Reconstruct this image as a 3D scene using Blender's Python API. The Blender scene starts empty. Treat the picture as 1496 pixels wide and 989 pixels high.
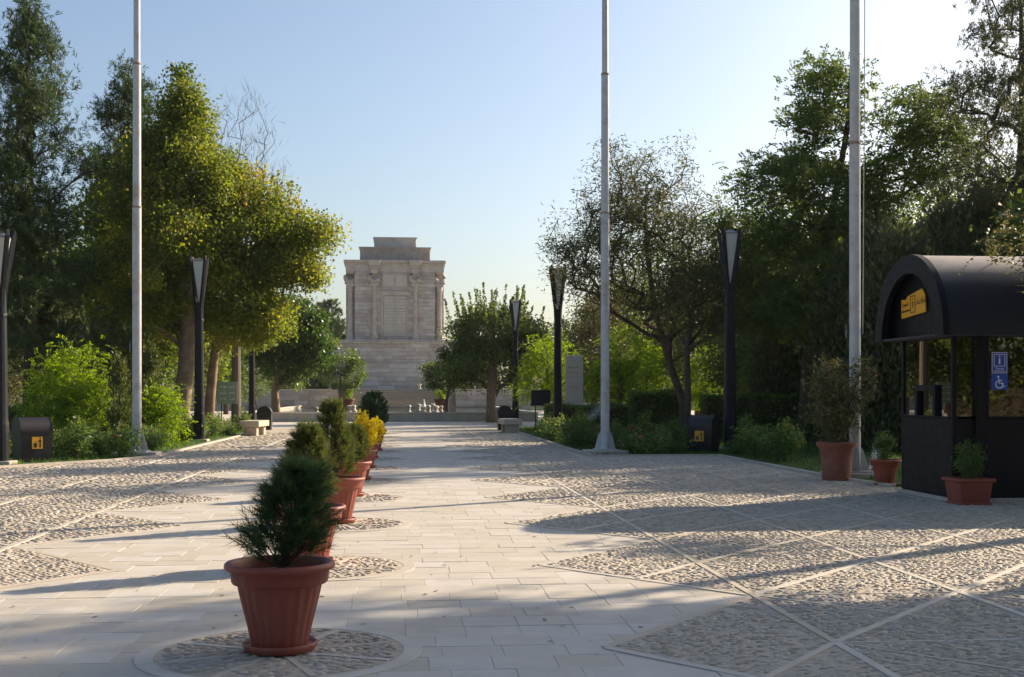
import bpy, bmesh, math, random
import numpy as np
from mathutils import Vector, Matrix

S = bpy.context.scene
COL = S.collection
R = math.radians
# ------------------------------------------------------------------ camera
CAM_H, YAW, FPX, HORIZON = 1.6, R(5.08), 1800.0, 574.0
cd = bpy.data.cameras.new('camera'); cam = bpy.data.objects.new('camera', cd); COL.objects.link(cam)
cd.sensor_width = 36.0; cd.lens = FPX / 1496 * 36
cd.shift_y = (HORIZON - 494.5) / 1496
cd.clip_start = 0.1; cd.clip_end = 6000
cam.location = (0, 0, CAM_H); cam.rotation_euler = (R(90), 0, -YAW)
S.camera = cam
# ------------------------------------------------------------------ light
SUN_AZ, SUN_EL = R(58), R(26.5)          # azimuth clockwise from the avenue's far end
SUN_DIR = Vector((math.sin(SUN_AZ) * math.cos(SUN_EL), math.cos(SUN_AZ) * math.cos(SUN_EL), math.sin(SUN_EL)))
W = bpy.data.worlds.new('World'); S.world = W; W.use_nodes = True
nt = W.node_tree; bg = nt.nodes['Background']
sky = nt.nodes.new('ShaderNodeTexSky'); sky.sky_type = 'NISHITA'; sky.sun_disc = False
sky.sun_elevation = SUN_EL; sky.sun_rotation = SUN_AZ
sky.air_density = 1.0; sky.dust_density = 2.3; sky.ozone_density = 1.7; sky.altitude = 0
nt.links.new(sky.outputs[0], bg.inputs[0]); bg.inputs[1].default_value = 0.085
sl = bpy.data.lights.new('sun', 'SUN'); sun = bpy.data.objects.new('sun', sl); COL.objects.link(sun)
sl.energy = 4.7; sl.angle = R(0.53); sl.color = (1.0, 0.83, 0.62)
sun.rotation_euler = (-SUN_DIR).to_track_quat('-Z', 'Y').to_euler(); sun.location = (60, 40, 60)
S.view_settings.view_transform = 'Standard'; S.view_settings.look = 'None'
S.view_settings.exposure = 1.0; S.view_settings.gamma = 1.0
S.render.engine = 'CYCLES'
S.cycles.use_denoising = True
S.cycles.max_bounces = 8; S.cycles.transparent_max_bounces = 12
S.cycles.sample_clamp_indirect = 6; S.cycles.volume_bounces = 0
rng = np.random.default_rng(7); random.seed(7)

# ------------------------------------------------------------------ helpers
def ground_at(px, py, z=0.0):
    """world point at height z that the surveyed photo position px,py falls on"""
    Z = FPX * (CAM_H - z) / (py - HORIZON); X = (px - 748) / FPX * Z
    return Vector((X * math.cos(YAW) + Z * math.sin(YAW), -X * math.sin(YAW) + Z * math.cos(YAW), z))
def at(px, Z, z=0.0):
    X = (px - 748) / FPX * Z
    return Vector((X * math.cos(YAW) + Z * math.sin(YAW), -X * math.sin(YAW) + Z * math.cos(YAW), z))
def hz(py, Z): return CAM_H + (HORIZON - py) / FPX * Z
def px_of(p):
    Zc = p[0] * math.sin(YAW) + p[1] * math.cos(YAW); Xc = p[0] * math.cos(YAW) - p[1] * math.sin(YAW)
    return 748 + FPX * Xc / Zc, Zc
def tag(o, label=None, cat=None, group=None, kind=None):
    if label: o['label'] = label
    if cat: o['category'] = cat
    if group: o['group'] = group
    if kind: o['kind'] = kind
    return o
def link(name, data, parent=None, loc=None, rz=None):
    o = bpy.data.objects.new(name, data); COL.objects.link(o)
    if parent is not None: o.parent = parent
    if loc is not None: o.location = loc
    if rz is not None: o.rotation_euler = (0, 0, rz)
    return o
def thing(name, label, cat, loc=(0, 0, 0), rz=0.0, group=None):
    return tag(link(name, None, None, loc, rz), label, cat, group)
def copy_tree(o, parent=None):
    c = o.copy(); COL.objects.link(c); c.parent = parent
    for ch in list(o.children): copy_tree(ch, c)
    return c

class MB:
    def __init__(s): s.v = []; s.f = []
    def add(s, vs, fs):
        b = len(s.v); s.v += [tuple(p) for p in vs]; s.f += [tuple(b + i for i in f) for f in fs]; return s
    def box(s, x0, x1, y0, y1, z0, z1):
        return s.add([(x0,y0,z0),(x1,y0,z0),(x1,y1,z0),(x0,y1,z0),(x0,y0,z1),(x1,y0,z1),(x1,y1,z1),(x0,y1,z1)],
            [(3,2,1,0),(4,5,6,7),(0,1,5,4),(1,2,6,5),(2,3,7,6),(3,0,4,7)])
    def bbox(s, x0, x1, y0, y1, z0, z1, b=0.01):
        """box with chamfered top edges and corners"""
        def ring(i, z): return [(x0+i,y0,z),(x1-i,y0,z),(x1,y0+i,z),(x1,y1-i,z),(x1-i,y1,z),(x0+i,y1,z),(x0,y1-i,z),(x0,y0+i,z)]
        def ring2(i, z): return [(x0+2*i,y0+i,z),(x1-2*i,y0+i,z),(x1-i,y0+2*i,z),(x1-i,y1-2*i,z),(x1-2*i,y1-i,z),(x0+2*i,y1-i,z),(x0+i,y1-2*i,z),(x0+i,y0+2*i,z)]
        rs = [ring2(b, z0), ring(b, z0+b), ring(b, z1-b), ring2(b, z1)]
        return s.rings(rs)
    def rings(s, rs, cap=True):
        n = len(rs[0]); b = len(s.v)
        for r in rs: s.v += [tuple(p) for p in r]
        for k in range(len(rs) - 1):
            for i in range(n):
                j = (i + 1) % n
                s.f.append((b+k*n+i, b+k*n+j, b+(k+1)*n+j, b+(k+1)*n+i))
        if cap:
            s.f.append(tuple(b + i for i in reversed(range(n)))); s.f.append(tuple(b + (len(rs)-1)*n + i for i in range(n)))
        return s
    def lathe(s, prof, n=24, c=(0,0,0), cap=True, flute=0.0, sq=False):
        rs = []
        for r, z in prof:
            rs.append([(c[0]+r*math.cos(2*math.pi*i/n), c[1]+r*math.sin(2*math.pi*i/n), c[2]+z) for i in range(n)])
        return s.rings(rs, cap)
    def tube(s, pts, rad, n=8, cap=True):
        pts = [Vector(p) for p in pts]; rs = []
        if not hasattr(rad, '__len__'): rad = [rad] * len(pts)
        for k, p in enumerate(pts):
            d = (pts[min(k+1, len(pts)-1)] - pts[max(k-1, 0)]).normalized()
            a = d.cross(Vector((0,0,1)) if abs(d.z) < 0.95 else Vector((1,0,0))).normalized(); b = d.cross(a)
            rs.append([p + (a*math.cos(2*math.pi*i/n) + b*math.sin(2*math.pi*i/n)) * rad[k] for i in range(n)])
        return s.rings(rs, cap)
    def prism(s, poly, z0, z1):
        n = len(poly)
        return s.add([(x,y,z0) for x,y in poly] + [(x,y,z1) for x,y in poly],
            [tuple(reversed(range(n))), tuple(range(n, 2*n))] + [(i,(i+1)%n,n+(i+1)%n,n+i) for i in range(n)])
    def mesh(s, name, mat=None, smooth=False):
        me = bpy.data.meshes.new(name); me.from_pydata(s.v, [], s.f)
        if smooth: me.polygons.foreach_set('use_smooth', [True] * len(me.polygons))
        if mat: me.materials.append(mat)
        me.update(); return me
    def build(s, name, mat, parent=None, loc=None, rz=None, smooth=False, angle=None):
        me = s.mesh(name, mat, smooth)
        bm = bmesh.new(); bm.from_mesh(me); bmesh.ops.recalc_face_normals(bm, faces=bm.faces); bm.to_mesh(me); bm.free()
        if smooth and angle: me.set_sharp_from_angle(angle=R(angle))
        return link(name, me, parent, loc, rz)

def poly_mesh(name, verts, k, mat, tint=None, smooth=False):
    """numpy fast mesh of separate k-gons; verts (n*k,3)"""
    n = len(verts) // k; me = bpy.data.meshes.new(name)
    me.vertices.add(n*k); me.vertices.foreach_set('co', np.ascontiguousarray(verts, dtype=np.float32).ravel())
    me.loops.add(n*k); me.loops.foreach_set('vertex_index', np.arange(n*k, dtype=np.int32))
    me.polygons.add(n); me.polygons.foreach_set('loop_start', np.arange(0, n*k, k, dtype=np.int32))
    if smooth: me.polygons.foreach_set('use_smooth', np.ones(n, dtype=bool))
    me.update(calc_edges=True)
    if tint is not None:
        a = me.attributes.new('tint', 'FLOAT', 'FACE'); a.data.foreach_set('value', np.asarray(tint, dtype=np.float32))
    me.materials.append(mat); return me
def idx_mesh(name, verts, faces, mat, smooth=True, tint=None):
    """faces: list of (m,k) int arrays with the same or different k"""
    me = bpy.data.meshes.new(name)
    me.vertices.add(len(verts)); me.vertices.foreach_set('co', np.ascontiguousarray(verts, dtype=np.float32).ravel())
    loops = np.concatenate([f.ravel() for f in faces]).astype(np.int32)
    tot = np.concatenate([np.full(len(f), f.shape[1]) for f in faces])
    st = np.concatenate([[0], np.cumsum(tot)[:-1]]).astype(np.int32)
    me.loops.add(len(loops)); me.loops.foreach_set('vertex_index', loops)
    me.polygons.add(len(tot)); me.polygons.foreach_set('loop_start', st)
    if smooth: me.polygons.foreach_set('use_smooth', np.ones(len(tot), dtype=bool))
    me.update(calc_edges=True)
    if tint is not None:
        a = me.attributes.new('tint', 'FLOAT', 'FACE'); a.data.foreach_set('value', np.asarray(tint, dtype=np.float32))
    me.materials.append(mat); return me
def inside(poly, x, y):
    x = np.asarray(x); y = np.asarray(y); r = np.zeros(x.shape, bool); n = len(poly)
    for i in range(n):
        x0, y0 = poly[i]; x1, y1 = poly[(i+1) % n]
        if y0 == y1: continue
        c = ((y0 > y) != (y1 > y)) & (x < (x1-x0)*(y-y0)/(y1-y0) + x0); r ^= c
    return r

# ------------------------------------------------------------------ materials
def mat(name, col, rough=0.7, metal=0.0, var=0.0, nscale=3.0, bump=0.0, bscale=40.0, island=0.0, spec=0.5, col2=None, stain=None, sscale=0.6, trans=0.0, streak=False):
    """principled surface: base colour, optional noise variation, per-piece variation, stains and fine relief"""
    m = bpy.data.materials.new(name); m.use_nodes = True; t = m.node_tree; N = t.nodes; L = t.links
    p = N['Principled BSDF']; p.inputs['Roughness'].default_value = rough; p.inputs['Metallic'].default_value = metal
    p.inputs['Specular IOR Level'].default_value = spec
    if trans: p.inputs['Transmission Weight'].default_value = trans
    geo = N.new('ShaderNodeNewGeometry'); pos = geo.outputs['Position']
    if streak:
        mp = N.new('ShaderNodeMapping'); mp.inputs['Scale'].default_value = (1, 1, 0.12); L.new(pos, mp.inputs[0]); pos = mp.outputs[0]
    out = None
    rgb = N.new('ShaderNodeRGB'); rgb.outputs[0].default_value = (*col, 1); out = rgb.outputs[0]
    def mixc(fac, a, b, mode='MIX'):
        mx = N.new('ShaderNodeMix'); mx.data_type = 'RGBA'; mx.blend_type = mode
        if isinstance(fac, float): mx.inputs[0].default_value = fac
        else: L.new(fac, mx.inputs[0])
        for s, i in ((a, 6), (b, 7)):
            if isinstance(s, tuple): mx.inputs[i].default_value = (*s, 1)
            else: L.new(s, mx.inputs[i])
        return mx.outputs[2]
    def noise(sc, det=6, rgh=0.6):
        n = N.new('ShaderNodeTexNoise'); n.inputs['Scale'].default_value = sc; n.inputs['Detail'].default_value = det
        n.inputs['Roughness'].default_value = rgh; L.new(pos, n.inputs['Vector']); return n.outputs[0]
    def remap(s, a, b, c, d):
        r = N.new('ShaderNodeMapRange'); L.new(s, r.inputs[0])
        for i, v in enumerate((a, b, c, d)): r.inputs[i+1].default_value = v
        return r.outputs[0]
    if col2: out = mixc(remap(noise(nscale), 0.38, 0.62, 0, 1), out, tuple(col2))
    if island:
        oi = N.new('ShaderNodeObjectInfo'); ad = N.new('ShaderNodeMath'); ad.operation = 'ADD'
        L.new(geo.outputs['Random Per Island'], ad.inputs[0]); L.new(oi.outputs['Random'], ad.inputs[1])
        fr = N.new('ShaderNodeMath'); fr.operation = 'FRACT'; L.new(ad.outputs[0], fr.inputs[0])
        v = remap(fr.outputs[0], 0, 1, 1 - island, 1 + island * 0.7)
        hv = N.new('ShaderNodeHueSaturation'); L.new(v, hv.inputs['Value']); L.new(out, hv.inputs['Color'])
        L.new(remap(fr.outputs[0], 0, 1, 1.25, 0.75), hv.inputs['Saturation']); out = hv.outputs[0]
    if var:
        v = remap(noise(nscale * 2.3), 0.3, 0.7, 1 - var, 1 + var)
        hv = N.new('ShaderNodeHueSaturation'); L.new(v, hv.inputs['Value']); L.new(out, hv.inputs['Color']); out = hv.outputs[0]
    if stain:
        out = mixc(remap(noise(sscale, 8, 0.7), 0.52, 0.72, 0, 0.75), out, tuple(stain))
    L.new(out, p.inputs['Base Color'])
    if var or col2: L.new(remap(noise(nscale * 5), 0.3, 0.7, max(0, rough - 0.12), min(1, rough + 0.1)), p.inputs['Roughness'])
    if bump:
        b = N.new('ShaderNodeBump'); b.inputs['Strength'].default_value = 0.6; b.inputs['Distance'].default_value = bump
        L.new(noise(bscale, 5), b.inputs['Height']); L.new(b.outputs[0], p.inputs['Normal'])
    return m
def leaf_mat(name, c0, c1, c2=None, trans=0.45, rough=0.55, tcol=None):
    """leaf: face attribute 'tint' picks the colour; light passes through"""
    m = bpy.data.materials.new(name); m.use_nodes = True; t = m.node_tree; N = t.nodes; L = t.links
    p = N['Principled BSDF']; p.inputs['Roughness'].default_value = rough; p.inputs['Specular IOR Level'].default_value = 0.35
    at_ = N.new('ShaderNodeAttribute'); at_.attribute_name = 'tint'
    cr = N.new('ShaderNodeValToRGB'); e = cr.color_ramp.elements
    e[0].color = (*c0, 1); e[0].position = 0.0; e[1].color = (*c1, 1); e[1].position = 0.6 if c2 else 1.0
    if c2: q = e.new(1.0); q.color = (*c2, 1)
    L.new(at_.outputs['Fac'], cr.inputs[0]); L.new(cr.outputs[0], p.inputs['Base Color'])
    tr = N.new('ShaderNodeBsdfTranslucent'); mx = N.new('ShaderNodeMixShader'); mx.inputs[0].default_value = trans
    hs = N.new('ShaderNodeHueSaturation'); hs.inputs['Hue'].default_value = 0.485; hs.inputs['Value'].default_value = 1.7; hs.inputs['Saturation'].default_value = 1.1
    L.new(cr.outputs[0], hs.inputs['Color']); L.new(hs.outputs[0], tr.inputs[0])
    L.new(p.outputs[0], mx.inputs[1]); L.new(tr.outputs[0], mx.inputs[2]); L.new(mx.outputs[0], N['Material Output'].inputs[0])
    return m
M = {}
M['slab'] = mat('pale_limestone', (0.50, 0.455, 0.39), 0.75, var=0.07, nscale=1.4, island=0.075, bump=0.002, bscale=25, stain=(0.39, 0.35, 0.30), sscale=1.3)
M['joint'] = mat('paving_joint', (0.40, 0.36, 0.31), 0.95, var=0.2)
M['mortar'] = mat('cobble_mortar', (0.42, 0.36, 0.285), 0.95, var=0.2, nscale=3, bump=0.006, bscale=30)
M['strip'] = mat('strip_limestone', (0.49, 0.435, 0.36), 0.75, var=0.08, nscale=2, island=0.07, bump=0.002)
M['pebble'] = mat('river_pebble', (0.49, 0.41, 0.32), 0.8, island=0.17, var=0.12, nscale=5, col2=(0.43, 0.385, 0.32), stain=(0.30, 0.25, 0.20), sscale=1.1)
M['earth'] = mat('earth', (0.14, 0.105, 0.07), 0.95, var=0.3, nscale=0.7, bump=0.02, bscale=12, col2=(0.10, 0.10, 0.05))
M['lawn'] = mat('lawn', (0.045, 0.085, 0.02), 0.95, var=0.3, nscale=1.2, bump=0.03, bscale=20)
M['path'] = mat('garden_path', (0.50, 0.46, 0.40), 0.85, var=0.1, nscale=0.8, bump=0.003)
M['marble'] = mat('weathered_marble', (0.42, 0.385, 0.34), 0.8, var=0.14, nscale=0.5, island=0.20, bump=0.01, bscale=6, stain=(0.24, 0.19, 0.16), sscale=0.5, col2=(0.44, 0.375, 0.335))
M['marble2'] = mat('carved_marble', (0.43, 0.37, 0.31), 0.8, var=0.16, nscale=0.9, bump=0.02, bscale=9, stain=(0.24, 0.20, 0.165), sscale=0.6)
M['panel'] = mat('inscription_marble', (0.46, 0.42, 0.36), 0.75, var=0.1, nscale=1.3, bump=0.01, bscale=12)
M['concrete'] = mat('pool_concrete', (0.45, 0.40, 0.34), 0.9, var=0.18, nscale=0.8, bump=0.006, stain=(0.28, 0.24, 0.20), sscale=0.8, streak=True)
M['terra'] = mat('terracotta_plastic', (0.26, 0.060, 0.037), 0.55, var=0.14, nscale=4, bump=0.0015, stain=(0.30, 0.13, 0.095), sscale=3.5, streak=True)
M['terra2'] = mat('old_terracotta', (0.24, 0.085, 0.055), 0.75, var=0.22, nscale=3, bump=0.004, stain=(0.24, 0.12, 0.09), sscale=3)
M['soil'] = mat('potting_soil', (0.11, 0.075, 0.045), 0.95, var=0.4, nscale=20, bump=0.02, bscale=60)
M['black'] = mat('black_paint', (0.007, 0.008, 0.012), 0.5, var=0.2, nscale=3, spec=0.3)
M['kiosk'] = mat('kiosk_sheet_metal', (0.004, 0.005, 0.009), 0.5, var=0.15, nscale=2, bump=0.0015, bscale=3, spec=0.22)
M['kroof'] = mat('roof_sheet_metal', (0.012, 0.014, 0.021), 0.5, var=0.10, nscale=2, spec=0.35)
def lit_top(m, lit_tone, lo, hi, amount):
    """bright sunlit tone painted into the colour of faces that look up"""
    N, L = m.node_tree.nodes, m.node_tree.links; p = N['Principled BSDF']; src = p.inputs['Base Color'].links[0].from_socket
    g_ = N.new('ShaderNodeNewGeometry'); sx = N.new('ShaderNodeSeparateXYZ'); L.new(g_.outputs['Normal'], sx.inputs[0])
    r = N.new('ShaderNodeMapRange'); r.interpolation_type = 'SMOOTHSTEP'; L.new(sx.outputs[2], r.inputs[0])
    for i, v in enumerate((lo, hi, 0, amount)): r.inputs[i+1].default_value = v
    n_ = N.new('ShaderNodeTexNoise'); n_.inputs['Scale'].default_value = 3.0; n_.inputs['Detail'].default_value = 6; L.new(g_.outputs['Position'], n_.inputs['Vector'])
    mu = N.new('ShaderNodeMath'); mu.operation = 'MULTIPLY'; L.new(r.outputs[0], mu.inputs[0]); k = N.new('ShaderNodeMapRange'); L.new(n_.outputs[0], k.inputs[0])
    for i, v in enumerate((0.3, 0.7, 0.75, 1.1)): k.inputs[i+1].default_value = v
    L.new(k.outputs[0], mu.inputs[1]); mx = N.new('ShaderNodeMix'); mx.data_type = 'RGBA'; L.new(mu.outputs[0], mx.inputs[0]); L.new(src, mx.inputs[6]); mx.inputs[7].default_value = (*lit_tone, 1); L.new(mx.outputs[2], p.inputs['Base Color'])
lit_top(M['kroof'], (0.48, 0.41, 0.35), 0.55, 0.93, 0.9)  # paints the roof's sunlit top band into its base colour
M['bin'] = mat('bin_plastic', (0.013, 0.011, 0.013), 0.5, var=0.2, nscale=4)
M['pole'] = mat('grey_pole_paint', (0.50, 0.50, 0.50), 0.45, var=0.10, nscale=2, stain=(0.30, 0.19, 0.12), sscale=2.2)
M['rust'] = mat('rusty_band', (0.33, 0.25, 0.19), 0.8, var=0.3, nscale=12)
M['frost'] = mat('frosted_lantern', (0.62, 0.62, 0.58), 0.5, var=0.05, trans=0.25)
M['white'] = mat('white_paint', (0.75, 0.74, 0.72), 0.6, var=0.05)
M['yellow'] = mat('yellow_sticker', (0.72, 0.36, 0.012), 0.5, var=0.05)
M['ink'] = mat('black_ink', (0.015, 0.012, 0.01), 0.6)
M['blue'] = mat('blue_sticker', (0.012, 0.075, 0.38), 0.45, var=0.05)
M['green_sign'] = mat('green_sign_paint', (0.24, 0.31, 0.25), 0.5, var=0.12, nscale=6)
M['bark'] = mat('bark', (0.085, 0.06, 0.043), 0.95, var=0.35, nscale=5, bump=0.03, bscale=14)
M['bark_plane'] = mat('plane_bark', (0.27, 0.19, 0.125), 0.9, nscale=4, bump=0.01, bscale=8, col2=(0.16, 0.11, 0.075))
M['bark_pale'] = mat('mulberry_bark', (0.26, 0.18, 0.12), 0.95, var=0.3, nscale=4, bump=0.03, bscale=12)
M['rope'] = mat('rope', (0.35, 0.35, 0.34), 0.9)
M['steel'] = mat('grey_steel', (0.2, 0.2, 0.2), 0.5, metal=0.6)
M['interior'] = mat('kiosk_lining', (0.05, 0.05, 0.055), 0.8, var=0.1)
M['statue'] = mat('white_marble', (0.78, 0.77, 0.74), 0.6, var=0.05)
def glass_mat(name, col, refl=0.12):
    m = bpy.data.materials.new(name); m.use_nodes = True; t = m.node_tree; N = t.nodes; L = t.links
    N.remove(N['Principled BSDF']); tr = N.new('ShaderNodeBsdfTransparent'); tr.inputs[0].default_value = (*col, 1)
    gl = N.new('ShaderNodeBsdfGlossy'); gl.inputs['Roughness'].default_value = 0.01
    fr = N.new('ShaderNodeFresnel'); fr.inputs[0].default_value = 1.6
    ad = N.new('ShaderNodeMath'); ad.inputs[1].default_value = refl; L.new(fr.outputs[0], ad.inputs[0])
    mx = N.new('ShaderNodeMixShader'); L.new(ad.outputs[0], mx.inputs[0]); L.new(tr.outputs[0], mx.inputs[1]); L.new(gl.outputs[0], mx.inputs[2])
    L.new(mx.outputs[0], N['Material Output'].inputs[0]); return m
M['glass'] = glass_mat('window_glass', (0.30, 0.36, 0.33), 0.20)
def water_mat():
    m = mat('pool_water', (0.05, 0.07, 0.065), 0.06, spec=0.6); t = m.node_tree; N = t.nodes; L = t.links
    n = N.new('ShaderNodeTexNoise'); n.inputs['Scale'].default_value = 2.5; g = N.new('ShaderNodeNewGeometry'); L.new(g.outputs['Position'], n.inputs['Vector'])
    b = N.new('ShaderNodeBump'); b.inputs['Strength'].default_value = 0.3; b.inputs['Distance'].default_value = 0.02
    L.new(n.outputs[0], b.inputs['Height']); L.new(b.outputs[0], N['Principled BSDF'].inputs['Normal']); return m
M['water'] = water_mat()

# ------------------------------------------------------------------ setting: ground and paving
g = MB(); g.add([(-3000,-3000,-0.06),(3000,-3000,-0.06),(3000,3000,-0.06),(-3000,3000,-0.06)], [(0,1,2,3)])
tag(g.build('ground', M['earth']), kind='structure')
AX, HW, DX, T0, PER, TIP = -0.65, 3.40, 1.68, 7.65, 3.72, 1.92
HP = PER / 2
def mir(x): return 2 * AX - x
FIELD_R = [(AX+HW,4.5),(15,4.5),(15,17.5),(8.25,20.2),(8.0,22.6),(7.95,30.45),(4.7,30.6),(4.6,46.5),(4.6,57),(AX+HW,57)]
FIELD_L = [(AX-HW,4.5),(AX-HW,57),(-5.95,57),(-5.95,46),(-6.05,38.5),(-6.1,31.4),(-6.75,29.6),(-8.6,26.9),(-15,24.5),(-15,4.5)]
tris = []
for k in range(-1, 14):
    y = T0 + k * PER
    tris.append([(AX+TIP,y),(AX+HW+0.01,y-HP),(AX+HW+0.01,y+HP)])
    tris.append([(AX-TIP,y),(AX-HW-0.01,y+HP),(AX-HW-0.01,y-HP)])
circles = [(AX - 0.1, T0 + 0.05 + k * PER, 0.86) for k in range(0, 13)]
# bed of the slabs
b = MB(); b.box(AX-HW, AX+HW, 4.5, 57, -0.055, -0.005)
avenue = tag(b.build('avenue_paving', M['joint']), kind='structure')
def slab_ok(x0, x1, y0, y1):
    cx = np.array([x0,x1,x0,x1]); cy = np.array([y0,y0,y1,y1])
    for t in tris:
        if abs(t[0][1] - y0) < 3 and inside(t, cx, cy).all(): return False
    for c in circles:
        if (np.hypot(cx - c[0], cy - c[1]) < c[2]).all(): return False
    return True
slabs = []; y = 4.6
while y < 56.9:
    d = 0.36 if random.random() < 0.85 else 0.30
    x = AX - HW + 0.004 - random.random() * 0.35
    while x < AX + HW:
        w = random.choice((0.37, 0.38, 0.40, 0.42, 0.58, 0.76) if random.random() < 0.6 else (0.38, 0.40))
        x0, x1 = max(x, AX-HW+0.002), min(x + w, AX+HW-0.002)
        if x1 - x0 > 0.05 and slab_ok(x0, x1, y, y+d): slabs.append((x0, x1, y, y+d))
        x += w
    y += d
def visible(x, y, m=60):
    if y < 5: return False
    px, z = px_of((x, y)); return -m < px < 1496 + m and FPX*CAM_H/z + HORIZON < 989 + m
vis = [s for s in slabs if visible((s[0]+s[1])/2, (s[2]+s[3])/2)]
vis.sort(key=lambda s: s[2])
near = vis[:290]; nearset = set(near)
def slab_geo(m, w, d, cx, cy, z):
    g_ = 0.0012; e = 0.0015; x0, x1, y0, y1 = cx-w/2+g_, cx+w/2-g_, cy-d/2+g_, cy+d/2-g_
    vs = [(x0,y0,-0.02),(x1,y0,-0.02),(x1,y1,-0.02),(x0,y1,-0.02),(x0,y0,z-e),(x1,y0,z-e),(x1,y1,z-e),(x0,y1,z-e),(x0+e,y0+e,z),(x1-e,y0+e,z),(x1-e,y1-e,z),(x0+e,y1-e,z)]
    m.add(vs, [(0,1,5,4),(1,2,6,5),(2,3,7,6),(3,0,4,7),(4,5,9,8),(5,6,10,9),(6,7,11,10),(7,4,8,11),(8,9,10,11)])
cache = {}
for s in near:
    w, d = round(s[1]-s[0], 2), round(s[3]-s[2], 2)
    if (w, d) not in cache:
        m = MB(); slab_geo(m, w, d, 0, 0, 0); cache[(w, d)] = m.mesh('paving_slab', M['slab'])
    o = link('paving_slab', cache[(w, d)], avenue, ((s[0]+s[1])/2, (s[2]+s[3])/2, random.uniform(-0.002, 0.0015)))
    o.rotation_euler = (random.gauss(0, 0.002), random.gauss(0, 0.002), random.gauss(0, 0.002))
m = MB()
for s in slabs:
    if s not in nearset: slab_geo(m, s[1]-s[0], s[3]-s[2], (s[0]+s[1])/2, (s[2]+s[3])/2, random.uniform(-0.002, 0.0015))
tag(link('slab_field', m.mesh('slab_field', M['slab']), avenue), kind='stuff')
# mortar beds of the cobbles
m = MB()
for F in (FIELD_R, FIELD_L): m.add([(x, y, 0.003) for x, y in F], [tuple(range(len(F)))])
cob = tag(m.build('cobble_paving', M['mortar']), kind='structure')
m = MB()
for t in tris: m.add([(x, y, 0.0045) for x, y in t], [(0,1,2)])
m.build('triangle_bed', M['mortar'], cob)
if cob.data.polygons[0].normal.z < 0: cob.data.flip_normals()
def strip(p, q, w, z, nm='stone_strip', par=None, mt='strip'):
    p, q = Vector((*p, 0)), Vector((*q, 0)); d = q - p; n = Vector((-d.y, d.x, 0)).normalized() * (w/2); l = d.length - 0.006
    m = MB(); u = d.normalized() * 0.003; p += u; q -= u; e = 0.002
    nn = n.normalized() * e; uu = d.normalized() * e
    vs = []
    for a, s1, s2 in ((p,-1,0),(q,-1,0),(q,1,0),(p,1,0)): vs.append(a + n*s1)
    top = [p - n + nn + uu, q - n + nn - uu, q + n - nn - uu, p + n - nn + uu]
    V = [(v.x,v.y,0) for v in vs] + [(v.x,v.y,z-e) for v in vs] + [(v.x,v.y,z) for v in top]
    m.add(V, [(0,1,5,4),(1,2,6,5),(2,3,7,6),(3,0,4,7),(4,5,9,8),(5,6,10,9),(6,7,11,10),(7,4,8,11),(8,9,10,11)])
    return m.build(nm, M[mt], cob if par is None else par)
lines = []   # (p,q,halfwidth) kept free of pebbles
def add_strip(p, q, w, z, F=None):
    c = ((p[0]+q[0])/2, (p[1]+q[1])/2)
    if F is not None and not inside(F, [c[0]], [c[1]])[0]: return
    if not (visible(*p) or visible(*q) or visible(*c)): return
    strip(p, q, w, z); lines.append((p, q, w/2))
Y1 = T0 + HP    # first node row on the edge lines
for side in (1, -1):
    F = FIELD_R if side > 0 else FIELD_L
    fx = (lambda x: x) if side > 0 else mir
    for i in range(0, 4):
        x = AX + HW + i * DX
        for k in range(-3, 26 if i == 0 else 13):
            ya = Y1 + k * HP
            if ya < 4.6: continue
            if ya > 32 and k % 2: continue
            add_strip((fx(x), ya), (fx(x), ya + (HP if ya <= 32 else 2*HP)), 0.058, 0.014, None if i == 0 else F)
    for i in range(0, 3):
        x = AX + HW + i * DX
        for k in range(-4, 11):
            ya = Y1 + k * HP
            if ya < 3: continue
            add_strip((fx(x), ya), (fx(x + DX), ya + HP), 0.055, 0.012, F)
            add_strip((fx(x), ya), (fx(x + DX * 0.62), ya - HP * 0.62), 0.03, 0.011, F)
            add_strip((fx(x), ya), (fx(x + DX), ya), 0.028, 0.009, F)
    for k in range(-1, 7):                       # inside the triangles: edges and a spine
        y = T0 + k * PER
        tx, bx = AX + TIP, AX + HW
        add_strip((fx(bx), y), (fx((tx+bx)/2), y - HP/2), 0.05, 0.0115)
        add_strip((fx(tx), y), (fx(bx), y + HP), 0.07, 0.0075)
        add_strip((fx(tx), y), (fx(bx), y - HP), 0.07, 0.0065)
# roundels under the flower pots
for k, (cx, cy, r) in enumerate(circles):
    m = MB(); n = 40
    m.add([(r*math.cos(2*math.pi*i/n), r*math.sin(2*math.pi*i/n), 0.003) for i in range(n)], [tuple(range(n))])
    rd = tag(m.build('paving_roundel', M['mortar'], None, (cx, cy, 0)), kind='structure')
    m = MB(); rr = [(r+0.009, -0.01), (r+0.009, 0.0045), (r+0.007, 0.0055), (r-0.098, 0.0055), (r-0.100, 0.0045), (r-0.100, -0.01)]
    m.lathe(rr, n, cap=False); m.build('ring', M['slab'], rd)
    if k < 5:
        for j in range(4):
            a = math.pi * j / 4 + 0.35; c, s_ = math.cos(a)*(r-0.12), math.sin(a)*(r-0.12)
            strip((-c,-s_), (c,s_), 0.045, 0.006 + 0.0015*j, 'spoke', rd); lines.append(((cx-c,cy-s_),(cx+c,cy+s_),0.025))
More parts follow.
